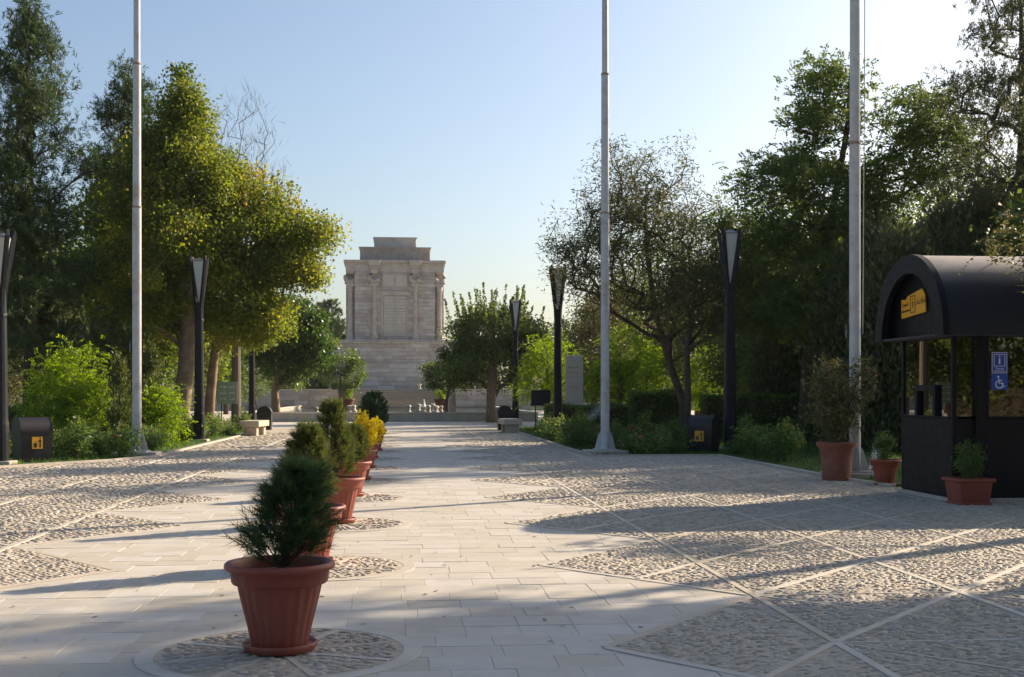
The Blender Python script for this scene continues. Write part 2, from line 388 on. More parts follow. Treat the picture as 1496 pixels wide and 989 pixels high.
# pebbles
NP_ = 5
PT = np.array([[math.cos(a), math.sin(a)] for a in np.arange(NP_)*2*math.pi/NP_])
def pebble_arrays(px, py, L, Wd, H, ang, r_):
    n = len(px); ca, sa = np.cos(ang)[:,None], np.sin(ang)[:,None]
    j0 = 1 + r_.normal(0, 0.12, (n, NP_)); j1 = 1 + r_.normal(0, 0.10, (n, NP_))
    V = np.zeros((n, 2*NP_+1, 3), np.float32)
    for lev, (sc, zz, j) in enumerate(((1.0, 0.0, j0), (0.80, 0.72, j0 * j1))):
        lx = PT[None,:,0]*L[:,None]/2*sc*j; ly = PT[None,:,1]*Wd[:,None]/2*sc*j
        V[:,lev*NP_:lev*NP_+NP_,0] = px[:,None] + lx*ca - ly*sa; V[:,lev*NP_:lev*NP_+NP_,1] = py[:,None] + lx*sa + ly*ca
        V[:,lev*NP_:lev*NP_+NP_,2] = 0.004 + H[:,None]*zz
    V[:,2*NP_,0] = px + r_.normal(0,0.004,n); V[:,2*NP_,1] = py + r_.normal(0,0.004,n); V[:,2*NP_,2] = 0.004 + H
    i = np.arange(NP_); jn = (i+1) % NP_
    q = np.stack([i, jn, NP_+jn, NP_+i], 1); t = np.stack([NP_+i, NP_+jn, np.full(NP_, 2*NP_)], 1)
    off = (np.arange(n)*(2*NP_+1))[:,None,None]
    return V.reshape(-1,3), (q[None]+off).reshape(-1,4), (t[None]+off).reshape(-1,3)
PX = []; PY = []; PS = []
def spread(x0, x1, y0, y1, sx, sy, scale, test):
    xs = np.arange(x0, x1, sx); ys = np.arange(y0, y1, sy)
    X, Y = np.meshgrid(xs, ys); X = X + (np.arange(len(ys)) % 2)[:,None]*sx/2
    X = (X + rng.normal(0, sx*0.16, X.shape)).ravel(); Y = (Y + rng.normal(0, sy*0.2, Y.shape)).ravel()
    Zc = X*math.sin(YAW) + Y*math.cos(YAW); p = 748 + FPX*(X*math.cos(YAW) - Y*math.sin(YAW))/Zc
    k = (p > -80) & (p < 1576) & (FPX*CAM_H/Zc + HORIZON < 1040) & test(X, Y)
    PX.append(X[k]); PY.append(Y[k]); PS.append(np.full(k.sum(), scale))
def in_tri(X, Y):
    u = np.abs(X - AX); ph = (Y - T0 + HP) % PER - HP
    return (u <= HW) & (u - TIP > np.abs(ph)*(HW - TIP)/HP + 0.06) & (Y < 57)
def in_field(X, Y): return (inside(FIELD_R, X, Y) | inside(FIELD_L, X, Y) | in_tri(X, Y))
def in_circ(X, Y):
    r = np.zeros(X.shape, bool)
    for c in circles: r |= np.hypot(X - c[0], Y - c[1]) < c[2] - 0.15
    return r
spread(-15, 15, 6.2, 13.5, 0.068, 0.047, 0.64, lambda X, Y: in_field(X, Y) | in_circ(X, Y))
spread(-15, 15, 13.5, 21, 0.086, 0.06, 0.82, lambda X, Y: in_field(X, Y) | in_circ(X, Y))
spread(-15, 15, 21, 33, 0.13, 0.088, 1.2, lambda X, Y: in_field(X, Y) | in_circ(X, Y))
spread(-8, 8, 33, 50, 0.22, 0.15, 2.0, lambda X, Y: in_field(X, Y) | in_circ(X, Y))
PX = np.concatenate(PX); PY = np.concatenate(PY); PS = np.concatenate(PS)
keep = np.ones(len(PX), bool)
for p, q, hw in lines:
    dx, dy = q[0]-p[0], q[1]-p[1]; l2 = dx*dx+dy*dy
    t = np.clip(((PX-p[0])*dx + (PY-p[1])*dy)/l2, 0, 1)
    keep &= np.hypot(PX-p[0]-t*dx, PY-p[1]-t*dy) > hw + 0.022*PS
PX, PY, PS = PX[keep], PY[keep], PS[keep]; n = len(PX)
PL = rng.uniform(0.075, 0.135, n)*PS; PW = rng.uniform(0.042, 0.068, n)*PS; PH = rng.uniform(0.003, 0.017, n)*np.minimum(PS + 0.15, 1.15)
PA = rng.normal(0, 0.38, n) + 0.5*np.sin(PX*1.9)*np.cos(PY*1.3)
order = np.argsort(np.hypot(PX, PY)); vis_p = [i for i in order if visible(PX[i], PY[i], 0)]
nearp = np.array(vis_p[:290]); rest = np.setdiff1d(np.arange(n), nearp)
V, q, t = pebble_arrays(PX[rest], PY[rest], PL[rest], PW[rest], PH[rest], PA[rest], rng)
tag(link('pebble_field', idx_mesh('pebble_field', V, [q, t], M['pebble']), cob), kind='stuff')
pm = []
for k in range(8):
    V, q, t = pebble_arrays(np.zeros(1), np.zeros(1), np.ones(1), np.ones(1), np.ones(1), np.zeros(1), rng)
    V[:,2] -= 0.004; V[2*NP_,:2] *= 0
    pm.append(idx_mesh('pebble', V, [q, t], M['pebble']))
for i in nearp:
    o = link('pebble', pm[i % 8], cob, (PX[i], PY[i], 0.004), PA[i]); o.scale = (PL[i], PW[i], PH[i])
print('slabs', len(slabs), 'pebbles', n, 'strips', len(lines))
# cross path before the pool, pool surrounds, lawns
m = MB(); m.box(-40, 40, 57.002, 69, -0.05, -0.004); tag(m.build('cross_path', M['path']), kind='structure')
def lawn(name, poly, z, mt):
    m = MB(); m.prism(poly, -0.05, z); return tag(m.build(name, M[mt]), kind='structure')
lawn('lawn', [(8.15,20.6),(15,18),(45,18),(45,57),(4.75,57),(4.75,30.75),(8.1,30.6)], 0.03, 'lawn')
lawn('lawn', [(-6.1,57),(-45,57),(-45,24),(-15,24.8),(-8.7,27.1),(-6.85,29.8),(-6.2,31.5),(-6.15,38)], 0.03, 'lawn')
for F, n0 in ((FIELD_R, 3), (FIELD_L, 2)):
    pts = [(8.25,20.2),(8.0,22.6),(7.95,30.45),(4.7,30.6),(4.6,46.5),(4.6,57)] if F is FIELD_R else [(-5.95,57),(-5.95,46),(-6.05,38.5),(-6.1,31.4),(-6.75,29.6),(-8.6,26.9),(-15,24.5)]
    m = MB()
    for p, q in zip(pts, pts[1:]):
        p, q = Vector((*p,0)), Vector((*q,0)); d = (q-p).normalized(); nn = Vector((-d.y, d.x, 0))*0.05; e = d*0.045
        m.prism([(v.x,v.y) for v in (p-nn-e, q-nn+e, q+nn+e, p+nn-e)], -0.04, 0.055 + 0.002*(len(m.v)//8 % 2))
    tag(m.build('kerb', M['concrete']), kind='structure')
# far ground: the pool, its walls, terrace and stairs
PY0, PY1, PXL, PXR = 69.0, 107.0, -9.0, 7.6
w = MB(); w.add([(PXL+0.3,PY0+0.3,0.33),(PXR-0.3,PY0+0.3,0.33),(PXR-0.3,PY1-0.3,0.33),(PXL+0.3,PY1-0.3,0.33)], [(0,1,2,3)])
tag(w.build('water', M['water']), kind='structure')
pw = tag(link('pool_wall', None), 'low concrete wall around the long pool before the monument', 'pool wall')
m = MB(); m.box(PXL, PXR, PY0, PY0+0.3, -0.05, 0.44); m.build('front_wall', M['concrete'], pw)
m = MB(); m.box(PXL, PXL+0.3, PY0+0.302, PY1, -0.05, 0.44); m.build('side_wall', M['concrete'], pw)
m = MB(); m.box(PXR-0.3, PXR, PY0+0.302, PY1, -0.05, 0.44); m.build('side_wall', M['concrete'], pw)
m = MB(); m.box(PXL+0.302, PXR-0.302, PY1-0.3, PY1, -0.05, 0.44); m.build('back_wall', M['concrete'], pw)
x = PXL - 0.04
while x < PXR:
    x2 = min(x + 1.6, PXR + 0.04); m = MB(); m.bbox(x+0.006, x2-0.006, PY0-0.05, PY0+0.36, 0.442, 0.52, 0.01); m.build('coping_stone', M['strip'], pw); x = x2
for xx in (PXL-0.05, PXR-0.37):
    m = MB(); m.box(xx, xx+0.42, PY0+0.37, PY1+0.1, 0.442, 0.518); m.build('coping_stone', M['strip'], pw)
m = MB(); m.box(-70, PXL-0.06, 69.002, 260, -0.05, 0.0); m.box(PXR+0.06, 70, 69.002, 260, -0.05, 0.0); m.box(PXL-0.058, PXR+0.058, 107.12, 260, -0.05, 0.0)
tag(m.build('monument_forecourt', M['path']), kind='structure')
# ------------------------------------------------------------------ terrace, stairs, monument
UNIT = MB().box(-0.5, 0.5, -0.5, 0.5, -0.5, 0.5)
_um = {}
def ubox(name, parent, x0, x1, y0, y1, z0, z1, mt):
    if (name, mt) not in _um: _um[(name, mt)] = UNIT.mesh(name, M[mt])
    o = link(name, _um[(name, mt)], parent, ((x0+x1)/2, (y0+y1)/2, (z0+z1)/2)); o.scale = (x1-x0, y1-y0, z1-z0); return o
def courses(parent, x0, x1, z0, z1, y, h, ln, mt='marble', depth=0.25, gap=0.022, proud=0.025):
    n = max(1, round((z1-z0)/h)); h = (z1-z0)/n
    for k in range(n):
        x = x0 - (random.random()*ln*0.6 if x1-x0 > ln else 0)
        while x < x1 - 0.05:
            l = ln*random.uniform(0.75, 1.3) if x1-x0 > ln*1.2 else (x1-x0)*1.5
            a, b_ = max(x, x0), min(x+l, x1)
            if x1 - b_ < ln*0.3: b_ = x1; l = x1 - x + 0.1
            p = random.uniform(0, proud)
            ubox('stone_block', parent, a+gap/2, b_-gap/2, y-p, y+depth, z0+k*h+gap/2, z0+(k+1)*h-gap/2, mt)
            x += l
TZ = 1.95
tw = thing('terrace_wall', 'long pale stone terrace wall behind the pool, either side of the stairs', 'wall', (0, 112, 0))
for (a, b_) in ((-45, -5.45), (4.85, 45)):
    m = MB(); m.box(a, b_, 0.26, 3.4, 0, TZ-0.12); m.build('core', M['joint'], tw)
    courses(tw, max(a, -26), min(b_, 30), 0.02, TZ-0.12, 0.0, 0.46, 1.5)
    m = MB(); m.box(a, b_, -0.08, 3.5, TZ-0.118, TZ); m.build('coping', M['strip'], tw)
st = thing('stone_stairs', 'broad flight of pale stone steps climbing to the monument terrace', 'stairs', (-0.3, 112, 0))
for k in range(11):
    m = MB(); z1 = TZ*(k+1)/11; m.box(-5.13, 5.13, k*0.32+0.10, 3.75, z1-TZ/11+0.002, z1-0.052); sx = m.build('step', M['mortar'], st); m = MB(); m.bbox(-5.13, 5.13, k*0.32, k*0.32+0.40, z1-0.05, z1, 0.006); m.build('tread', M['strip'], sx)  # darker riser colour paints in the shade below each sky-lit tread
m = MB(); m.box(-45, 45, 115.4, 200, TZ-0.2, TZ-0.004); tag(m.build('terrace', M['path']), kind='structure')

mo = at(577, 150); MX, MY = mo.x, mo.y
mon = thing('monument', 'tall stepped pale stone mausoleum with columns at the end of the avenue', 'monument', (MX, MY, TZ))
def zz(z): return z - TZ
# base
for (hx, y0, z0, z1) in ((7.9, -1.75, TZ, 5.1), (7.55, -1.4, 5.1, 7.55)):
    m = MB(); m.box(-hx+0.2, hx-0.2, y0+0.22, 15.5-y0-0.2, zz(z0), zz(z1)); m.build('base_core', M['joint'], mon)
    courses(mon, -hx, hx, zz(z0), zz(z1)-0.004, y0, 0.5, 1.7)
    for sx in (-1, 1):
        m = MB(); m.box(min(sx*hx, sx*(hx-0.2)), max(sx*hx, sx*(hx-0.2)), y0+0.252, 15.4-y0, zz(z0), zz(z1)-0.006); m.build('base_side', M['marble'], mon)
m = MB(); m.bbox(-7.95, 7.95, -1.78, 14, zz(5.1), zz(5.22), 0.02); m.build('string_course', M['marble2'], mon)
m = MB(); m.bbox(-7.8, 7.8, -1.65, 15.4, zz(7.55), zz(7.78), 0.03); m.bbox(-7.65, 7.65, -1.5, 15.2, zz(7.782), zz(8.0), 0.03); m.build('plinth', M['marble2'], mon)
# body: cross-shaped plan, corners set back behind corner columns
m = MB(); m.box(-4.65, 4.65, 0.23, 12.2, zz(8.0), zz(16.35)); m.box(-5.85, 5.85, 1.4, 11.0, zz(8.002), zz(16.352)); m.build('body_core', M['joint'], mon)
courses(mon, -4.87, -1.72, zz(8.0), zz(16.35), 0.0, 0.46, 1.1)
courses(mon, 1.72, 4.87, zz(8.0), zz(16.35), 0.0, 0.46, 1.1)
courses(mon, -5.95, -4.9, zz(8.0), zz(16.35), 1.2, 0.46, 1.1)
courses(mon, 4.9, 5.95, zz(8.0), zz(16.35), 1.2, 0.46, 1.1)
for sx in (-1, 1):
    m = MB(); m.box(min(sx*4.65, sx*4.88), max(sx*4.65, sx*4.88), 0.252, 1.19, zz(8.0), zz(16.35)); m.build('reveal', M['marble'], mon)
    m = MB(); m.box(min(sx*5.86, sx*5.98), max(sx*5.86, sx*5.98), 1.46, 10.9, zz(8.0), zz(16.35)); m.build('side_wall', M['marble'], mon)
# entablature
m = MB(); m.box(-5.95, 5.95, -0.02, 12.2, zz(16.354), zz(17.1)); m.build('architrave', M['marble'], mon)
m = MB(); m.bbox(-6.05, 6.05, -0.12, 12.3, zz(17.102), zz(17.4), 0.04); m.bbox(-6.2, 6.2, -0.28, 12.5, zz(17.402), zz(17.75), 0.05); m.build('cornice', M['marble2'], mon)
# upper tiers with flared lips
def tier(hx, y0, z0, z1):
    m = MB(); d = 12.2 - y0
    m.rings([[(-hx-e, y0-e, zz(z)), (hx+e, y0-e, zz(z)), (hx+e, d+e, zz(z)), (-hx-e, d+e, zz(z))] for e, z in ((0, z0), (-0.03, z1-0.5), (0.04, z1-0.22), (0.13, z1-0.12), (0.13, z1))])
    return m.build('tier', M['marble'], mon)
t2 = tier(4.3, 1.7, 17.752, 19.55); t3 = tier(2.6, 3.2, 19.552, 20.95)
hole = [(-2.6,.75),(-2.6,1.35),(-1.8,1.05),(-0.95,.75),(-0.95,1.35),(-0.15,1.05),(0.75,.75),(0.75,1.35),(1.6,1.05),(2.4,.75),(2.4,1.35),(3.0,.8)]
for hx, hz_ in hole: ubox('vent', mon, hx-0.12, hx+0.12, 1.69, 1.9, zz(17.75)+hz_-0.10-0.25, zz(17.75)+hz_+0.10-0.25, 'joint')
for x in (-1.0, 0.3, 1.9): ubox('roof_mark', t3, x, x+0.3, 3.19, 3.3, zz(19.55)+0.05, zz(19.55)+0.25, 'joint')
# columns
def column(x, y, r, capped):
    m = MB(); n = 20
    m.lathe([(r*1.75, 0), (r*1.8, 0.22), (r*1.62, 0.3), (r*1.6, 0.42), (r*1.3, 0.75), (r*1.12, 1.05), (r*1.18, 1.12), (r*1.02, 1.18), (r*0.98, 1.2)], n, (x, y, zz(8.0)))
    b0 = m.build('column_base', M['marble2'], mon, smooth=True, angle=40)
    m = MB(); nf = 40; rs = []
    for z, k in ((1.2, 1.0), (3.0, 0.97), (5.9, 0.88)):
        rs.append([(x + r*k*(1.0 if i % 2 else 0.93)*math.cos(2*math.pi*i/nf), y + r*k*(1.0 if i % 2 else 0.93)*math.sin(2*math.pi*i/nf), zz(8.0)+z) for i in range(nf)])
    m.rings(rs); m.build('column_shaft', M['marble2'], mon)
    c = thing('column_capital', None, None); c.parent = mon
    m = MB(); m.lathe([(r*0.9, 5.9), (r*1.25, 6.0), (r*1.05, 6.15), (r*1.5, 6.5), (r*1.2, 6.6)], n, (x, y, zz(8.0))); m.build('bell', M['marble2'], c, smooth=True)
    for s in (-1, 1):                     # double-animal protome: two foreparts back to back
        m = MB(); p = [(x, y, zz(15.0)), (x+s*0.25, y, zz(15.15)), (x+s*0.55, y-0.02, zz(15.45)), (x+s*0.62, y-0.05, zz(15.85)), (x+s*0.42, y, zz(16.15))]
        m.tube(p, [0.36, 0.38, 0.30, 0.24, 0.16], 8); m.tube([(x+s*0.6, y-0.1, zz(15.75)), (x+s*0.78, y-0.2, zz(15.6))], [0.17, 0.09], 7)
        m.tube([(x+s*0.5, y-0.2, zz(15.15)), (x+s*0.66, y-0.25, zz(14.95)), (x+s*0.45, y-0.25, zz(14.75))], [0.12, 0.1, 0.07], 6)
        m.build('protome', M['marble2'], c, smooth=True)
    m = MB(); m.bbox(x-0.52, x+0.52, y-0.42, y+0.42, zz(14.55), zz(14.95), 0.05); m.build('abacus', M['marble2'], c); m = MB(); m.bbox(x-0.46, x+0.46, y-0.40, y+0.42, zz(16.12), zz(16.75), 0.04); m.bbox(x-0.62, x+0.62, y-0.52, y+0.42, zz(16.76), zz(17.05), 0.05); m.bbox(x-0.72, x+0.72, y-0.62, y+0.3, zz(17.06), zz(17.72), 0.06)
    m.build('impost', M['marble2'], c)
for x in (-2.47, 2.47): column(x, -0.12, 0.27, True)
for x in (-5.4, 5.4): column(x, 0.55, 0.33, True)
# central inscription bay
fz = lambda z: zz(z)
m = MB(); m.box(-1.70, 1.70, 0.08, 0.24, fz(8.0), fz(14.0)); m.build('bay_back', M['marble'], mon)
m = MB(); m.box(-1.70, -1.40, -0.06, 0.078, fz(8.0), fz(13.45)); m.box(1.40, 1.70, -0.06, 0.078, fz(8.0), fz(13.45)); m.box(-1.75, 1.75, -0.12, 0.078, fz(13.452), fz(13.98)); m.box(-1.398, 1.398, -0.04, 0.078, fz(8.0), fz(8.45)); m.build('bay_frame', M['marble2'], mon)
m = MB(); m.box(-0.07, 0.07, -0.03, 0.078, fz(8.452), fz(13.45)); m.build('mullion', M['panel'], mon)
for s in (-1, 1):
    for k in range(13): ubox('inscription_panel', mon, min(s*0.12, s*1.34), max(s*0.12, s*1.34), -0.005-random.uniform(0,0.03), 0.079, fz(8.52)+k*0.378, fz(8.52)+k*0.378+0.31, 'panel')
m = MB(); m.box(-1.70, 1.70, 0.02, 0.24, fz(14.0), fz(16.34)); m.build('frieze_back', M['marble'], mon)
for (a, b_) in ((-1.5, -0.06), (0.06, 1.5)): ubox('frieze_panel', mon, a, b_, -0.04, 0.018, fz(14.6), fz(16.0), 'panel')
for x in (-1.7, 1.1):
    m = MB(); m.lathe([(0.28,0),(0.3,0.1),(0.16,0.2),(0.22,0.5),(0.33,0.72),(0.3,0.76)], 14); a = at(577 + x*1, 122, TZ)
    o = m.build('stone_urn', M['statue'], None, (MX + x*2.3, 119, TZ), smooth=True); o.scale = (0.7, 0.7, 0.7); o.data.materials[0] = M['marble2']
    tag(o, 'small pale stone urn at the stair top, ' + ('nearer the ball-shaped tree' if x < 0 else 'nearer the leafy mulberry'), 'urn', 'urns on the terrace')

ORD = 'first second third fourth fifth sixth seventh eighth ninth tenth eleventh twelfth thirteenth fourteenth fifteenth sixteenth seventeenth eighteenth nineteenth twentieth'.split()
# pool: spouts and the white statue
for i, (px, hgt) in enumerate(((463,.34),(473,.36),(483,.40),(490,.34),(510,.42),(517,.40),(597,.44),(612,.46),(618,.34),(627,.46),(632,.50),(637,.42),(644,.36))):
    Zc = 76 + (i*5) % 9; p = at(px, Zc, 0.30); m = MB(); r = 0.13 + 0.04*((i*7) % 3)/2; t = (i % 3 - 1)*0.12
    m.rings([[(rr*math.cos(a)*(1+0.12*math.sin(3*a+i)) + t*z, rr*math.sin(a), z) for a in np.arange(8)*math.pi/4] for rr, z in ((r*1.25,0),(r*1.3,0.12),(r*0.85,0.16),(r*0.8,hgt-0.08),(r*1.15,hgt-0.04),(r*1.05,hgt+0.06),(r*0.5,hgt+0.1))])
    tag(m.build('fountain_spout', M['strip'], None, p, i*0.7, smooth=True, angle=50), 'short stone fountain stump in the long pool, %s from the dark tree' % ORD[i], 'fountain', 'stone stumps in the pool')
sp = at(619, 90, 0.30)
stt = thing('statue', 'small white seated stone figure on a plinth in the pool', 'statue', sp)
m = MB(); m.bbox(-0.35,0.35,-0.35,0.35,0,0.5,0.02); m.build('plinth', M['concrete'], stt)
m = MB(); m.rings([[(rx*math.cos(a)+ox, ry*math.sin(a)+oy, z) for a in np.arange(12)*math.pi/6] for rx, ry, ox, oy, z in ((.33,.36,0,-.02,.5),(.32,.36,0,-.03,.62),(.28,.34,0,-.02,.72),(.21,.2,0,.08,.82),(.2,.15,0,.09,.98),(.23,.13,0,.09,1.1),(.12,.1,0,.07,1.19),(.06,.065,0,.05,1.23),(.09,.1,0,.03,1.29),(.105,.115,0,.03,1.37),(.10,.11,0,.04,1.44),(.05,.05,0,.04,1.49))])
m.build('figure', M['statue'], stt, smooth=True); stt.scale = (0.52, 0.52, 0.56)

# ------------------------------------------------------------------ lettering
def text_mesh(body, size, mt, ext=0.001):
    c = bpy.data.curves.new('lettering', 'FONT'); c.body = body; c.size = size; c.align_x = 'CENTER'; c.align_y = 'CENTER'; c.extrude = ext; c.resolution_u = 3
    o = bpy.data.objects.new('lettering', c); COL.objects.link(o); dg = bpy.context.evaluated_depsgraph_get()
    me = bpy.data.meshes.new_from_object(o.evaluated_get(dg)); bpy.data.objects.remove(o); me.materials.clear(); me.materials.append(M[mt]); return me
def text(body, size, mt, parent, loc, face, bold=1.0, nm='lettering'):
    """face: 'x-' board seen from -X, 'y-' board seen from -Y"""
    o = link(nm, text_mesh(body, size, mt), parent, loc)
    o.rotation_euler = (R(90), 0, R(-90)) if face == 'x-' else (R(90), 0, 0)
    o.scale = (bold, 1, 1); return o

# ------------------------------------------------------------------ kiosk
KX, KXR, KY0, KY1, EZ = 8.0, 14.2, 17.35, 19.2, 2.43
ki = thing('kiosk', 'dark barrel-roofed information kiosk with glass upper walls at the plaza edge', 'kiosk', (0, 0, 0))
m = MB(); m.box(KX-0.05, KXR+0.05, KY0-0.04, KY1+0.04, -0.04, 0.06); m.build('floor', M['concrete'], ki)
def kbox(nm, x0, x1, y0, y1, z0, z1, mt='kiosk', par=None): return MB().bbox(x0, x1, y0, y1, z0, z1, 0.006).build(nm, M[mt], par or ki)
SZ = 1.22      # sill
kbox('wall_panel', KX, KX+0.06, KY0+0.07, KY1-0.07, 0.062, SZ)                         # gable side
kbox('wall_panel', KX+0.07, KX+0.36, KY0+0.05, KY0+0.10, 0.062, SZ)                     # recessed slice under the narrow pane
kbox('wall_panel', KX+0.50, KXR, KY0, KY0+0.06, 0.062, SZ)                                # front
kbox('wall_panel', KX+0.07, KXR, KY1-0.06, KY1, 0.062, SZ)                               # back
kbox('wall_panel', KX+1.21, KXR-0.002, KY1-0.05, KY1-0.004, SZ+0.003, EZ-0.002)
kbox('wall_panel', KXR-0.06, KXR, KY0+0.065, KY1-0.065, 0.062, EZ)
kbox('door', KX+0.36, KX+0.495, KY0-0.01, KY0+0.05, 0.07, EZ-0.01)
for (x, y) in ((KX, KY0), (KX, KY1-0.065)): kbox('post', x, x+0.065, y, y+0.065, 0.062, EZ)
for x in (KX+0.36, KX+2.2, KX+4.1): kbox('post', x+0.14, x+0.195, KY0-0.005, KY0+0.065, SZ+0.002, EZ)
kbox('sill', KX-0.02, KX+0.08, KY0+0.07, KY1-0.07, SZ+0.002, SZ+0.03); kbox('sill', KX+0.56, KXR-0.1, KY0-0.02, KY0+0.07, SZ+0.003, SZ+0.031)
for (x0, x1, y0, y1) in ((KX+0.025, KX+0.033, KY0+0.068, KY1-0.068), (KX+0.07, KX+0.358, KY0+0.07, KY0+0.078), (KX+0.557, KX+2.338, KY0+0.025, KY0+0.033), (KX+2.397, KX+4.238, KY0+0.025, KY0+0.033), (KX+4.297, KXR-0.065, KY0+0.025, KY0+0.033), (KX+0.07, KX+1.2, KY1-0.035, KY1-0.027)):
    MB().box(x0, x1, y0, y1, SZ+0.034, EZ).build('window_pane', M['glass'], ki)
hf = thing('service_hatch', None, None); hf.parent = ki
hy0, hy1 = 17.88, 18.62
for (a, b_, c, d) in ((hy0, hy0+0.09, SZ+0.032, 1.72), (hy1-0.09, hy1, SZ+0.032, 1.72), (hy0+0.092, hy1-0.092, 1.63, 1.72)): MB().box(KX-0.03, KX+0.055, a, b_, c, d).build('frame', M['kiosk'], hf)
for k, (yy, h_, r_) in enumerate(((18.0,.16,.03),(18.12,.22,.025),(18.3,.14,.04),(18.42,.2,.03))):
    o = MB().lathe([(r_,0),(r_*1.1,h_*.5),(r_*.6,h_*.8),(r_*.5,h_)], 10).build('bottle', M['white'], None, (KX+0.35, yy, SZ-0.06), smooth=True)
    tag(o, 'small pale bottle on the kiosk counter, %s from the front' % ORD[k], 'bottle', 'bottles on the kiosk counter')
kbox('counter', KX+0.08, KX+0.6, KY0+0.15, KY1-0.15, SZ-0.10, SZ-0.062, 'interior')
# barrel roof
RC, RR = (KY0+KY1)/2, 1.27
m = MB(); n = 28; rs = []
for x in (7.74, KXR+0.4):
    rs.append([(x, RC - RR*math.cos(math.pi*i/n), EZ + RR*math.sin(math.pi*i/n)) for i in range(n+1)] + [(x, RC + (RR-0.05)*math.cos(math.pi*i/n), EZ + (RR-0.05)*math.sin(math.pi*i/n)) for i in range(n+1)])
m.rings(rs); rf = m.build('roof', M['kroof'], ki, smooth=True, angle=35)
# gable ring
m = MB(); rs = []
def halfring(x, ro, ri): return [(x, RC - ro*math.cos(math.pi*i/n), EZ + ro*math.sin(math.pi*i/n)) for i in range(n+1)] + [(x, RC + ri*math.cos(math.pi*i/n), EZ + ri*math.sin(math.pi*i/n)) for i in range(n+1)]
m.rings([halfring(7.70, RR+0.015, 1.0), halfring(7.80, RR+0.015, 1.0)]); m.build('arch_face', M['kiosk'], rf, smooth=True, angle=35)
m = MB(); rs = [[(x, RC - 1.22*math.cos(math.pi*i/n), EZ + 1.22*math.sin(math.pi*i/n)) for i in range(n+1)] for x in (7.90, 7.97)]
m.rings(rs); m.build('tympanum', M['kiosk'], rf, smooth=True, angle=35)
MB().box(7.72, KXR+0.3, RC-RR+0.06, RC+RR-0.06, EZ+0.002, EZ+0.03).build('ceiling', M['interior'], ki)
for x in (9.75, 11.6, 13.4):
    m = MB(); m.rings([[(xx, RC - (RR+0.006)*math.cos(math.pi*i/n), EZ + (RR+0.006)*math.sin(math.pi*i/n)) for i in range(n+1)] + [(xx, RC + (RR-0.02)*math.cos(math.pi*i/n), EZ + (RR-0.02)*math.sin(math.pi*i/n)) for i in range(n+1)] for xx in (x-0.012, x+0.012)])
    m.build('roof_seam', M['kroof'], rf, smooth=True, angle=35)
# yellow board on the gable
sg = thing('information_sign', 'bent yellow information board on the kiosk gable', 'sign', (7.868, 18.42, 2.97)); sg.rotation_euler = (R(0), 0, 0)
m = MB(); m.add([(0,.46,-.20),(0,-.44,-.14),(0,-.42,.12),(0,-.30,.22),(0,.22,.14),(0,.30,.09),(0,.47,.10)], [(6,5,4,3,2,1,0)])
m.add([(.02,.46,-.20),(.02,-.44,-.14),(.02,-.42,.12),(.02,-.30,.22),(.02,.22,.14),(.02,.30,.09),(.02,.47,.10)], [(0,1,2,3,4,5,6)]); m.build('board', M['yellow'], sg)
tl = R(3.5)
def yt(body, size, dy, dz, bold=1.0):
    o = text(body, size, 'ink', sg, (-0.003, dy, dz), 'x-', bold); o.rotation_euler = (R(90)+0, 0, R(-90)); o.rotation_euler.rotate_axis('Z', tl); return o
yt('Tourist', 0.085, 0.315, 0.01); yt('information', 0.066, 0.295, -0.085); yt('i', 0.24, 0.03, 0.015, 1.2)
yt('\uFE95\uFE8E\uFECB\uFEFC\uFEC3\uFE8D', 0.13, -0.235, 0.03, 1.0)
m = MB()
for (a, b_, c, d) in ((.115,.10,-.125,.135),(-.055,-.07,-.115,.145),(.10,-.055,.135,.122),(.10,-.055,-.128,-.115)): m.box(-0.004, -0.001, min(a,b_), max(a,b_), min(c,d), max(c,d))
m.build('letter_box', M['ink'], sg)
# blue stickers on the front window
def sticker(nm, label, px, py, w, h):
    Y = KY0 + 0.022; Z = at(px, 18).y; 
    for _ in range(5):
        Zc = 17.9; p = at(px, Zc); Zc *= Y/p.y; p = at(px, Zc)
    return thing(nm, label, 'sign', (p.x, Y, hz(py, Zc)))
s1 = sticker('window_sticker', 'blue tourist information sticker on the kiosk front window', 1460, 530, .24, .31)
MB().box(-0.125,0.125,-0.004,0,-0.16,0.16).build('panel', M['blue'], s1)
m = MB()
for (x0,x1,z0,z1) in ((-.115,.115,.145,.152),(-.115,.115,-.152,-.145),(-.115,-.108,-.145,.145),(.108,.115,-.145,.145),(-.085,.085,.118,.126),(-.085,.085,-.052,-.044),(-.085,-.077,-.044,.118),(.077,.085,-.044,.118)): m.box(x0,x1,-0.006,-0.0042,z0,z1)
m.build('border', M['white'], s1)
o = text('i', 0.19, 'white', s1, (0.0,-0.006,0.04), 'y-', 1.25); text('Tourist', 0.045, 'white', s1, (0,-0.006,-0.085), 'y-'); text('information', 0.036, 'white', s1, (0,-0.006,-0.12), 'y-')
s2 = sticker('window_sticker', 'blue wheelchair access sticker below the information sticker', 1460, 558, .22, .22)
MB().box(-0.125,0.125,-0.004,0,-0.115,0.115).build('panel', M['blue'], s2)
m = MB(); arc = [(0.055*math.cos(a)-0.005, -0.008, 0.055*math.sin(a)-0.035) for a in np.linspace(R(125), R(385), 14)]
m.tube(arc, 0.009, 5); m.lathe([(0.017,-0.003),(0.017,0.003)], 10, (0,0,0)); 
m.v[-20:] = [(x-0.02, -0.008+z, y+0.075) for x, y, z in m.v[-20:]]
m.tube([(-0.018,-0.008,0.05),(-0.010,-0.008,-0.015),(0.035,-0.008,-0.018),(0.06,-0.008,-0.07),(0.08,-0.008,-0.062)], 0.009, 5); m.tube([(-0.016,-0.008,0.022),(0.03,-0.008,0.022)], 0.008, 5)
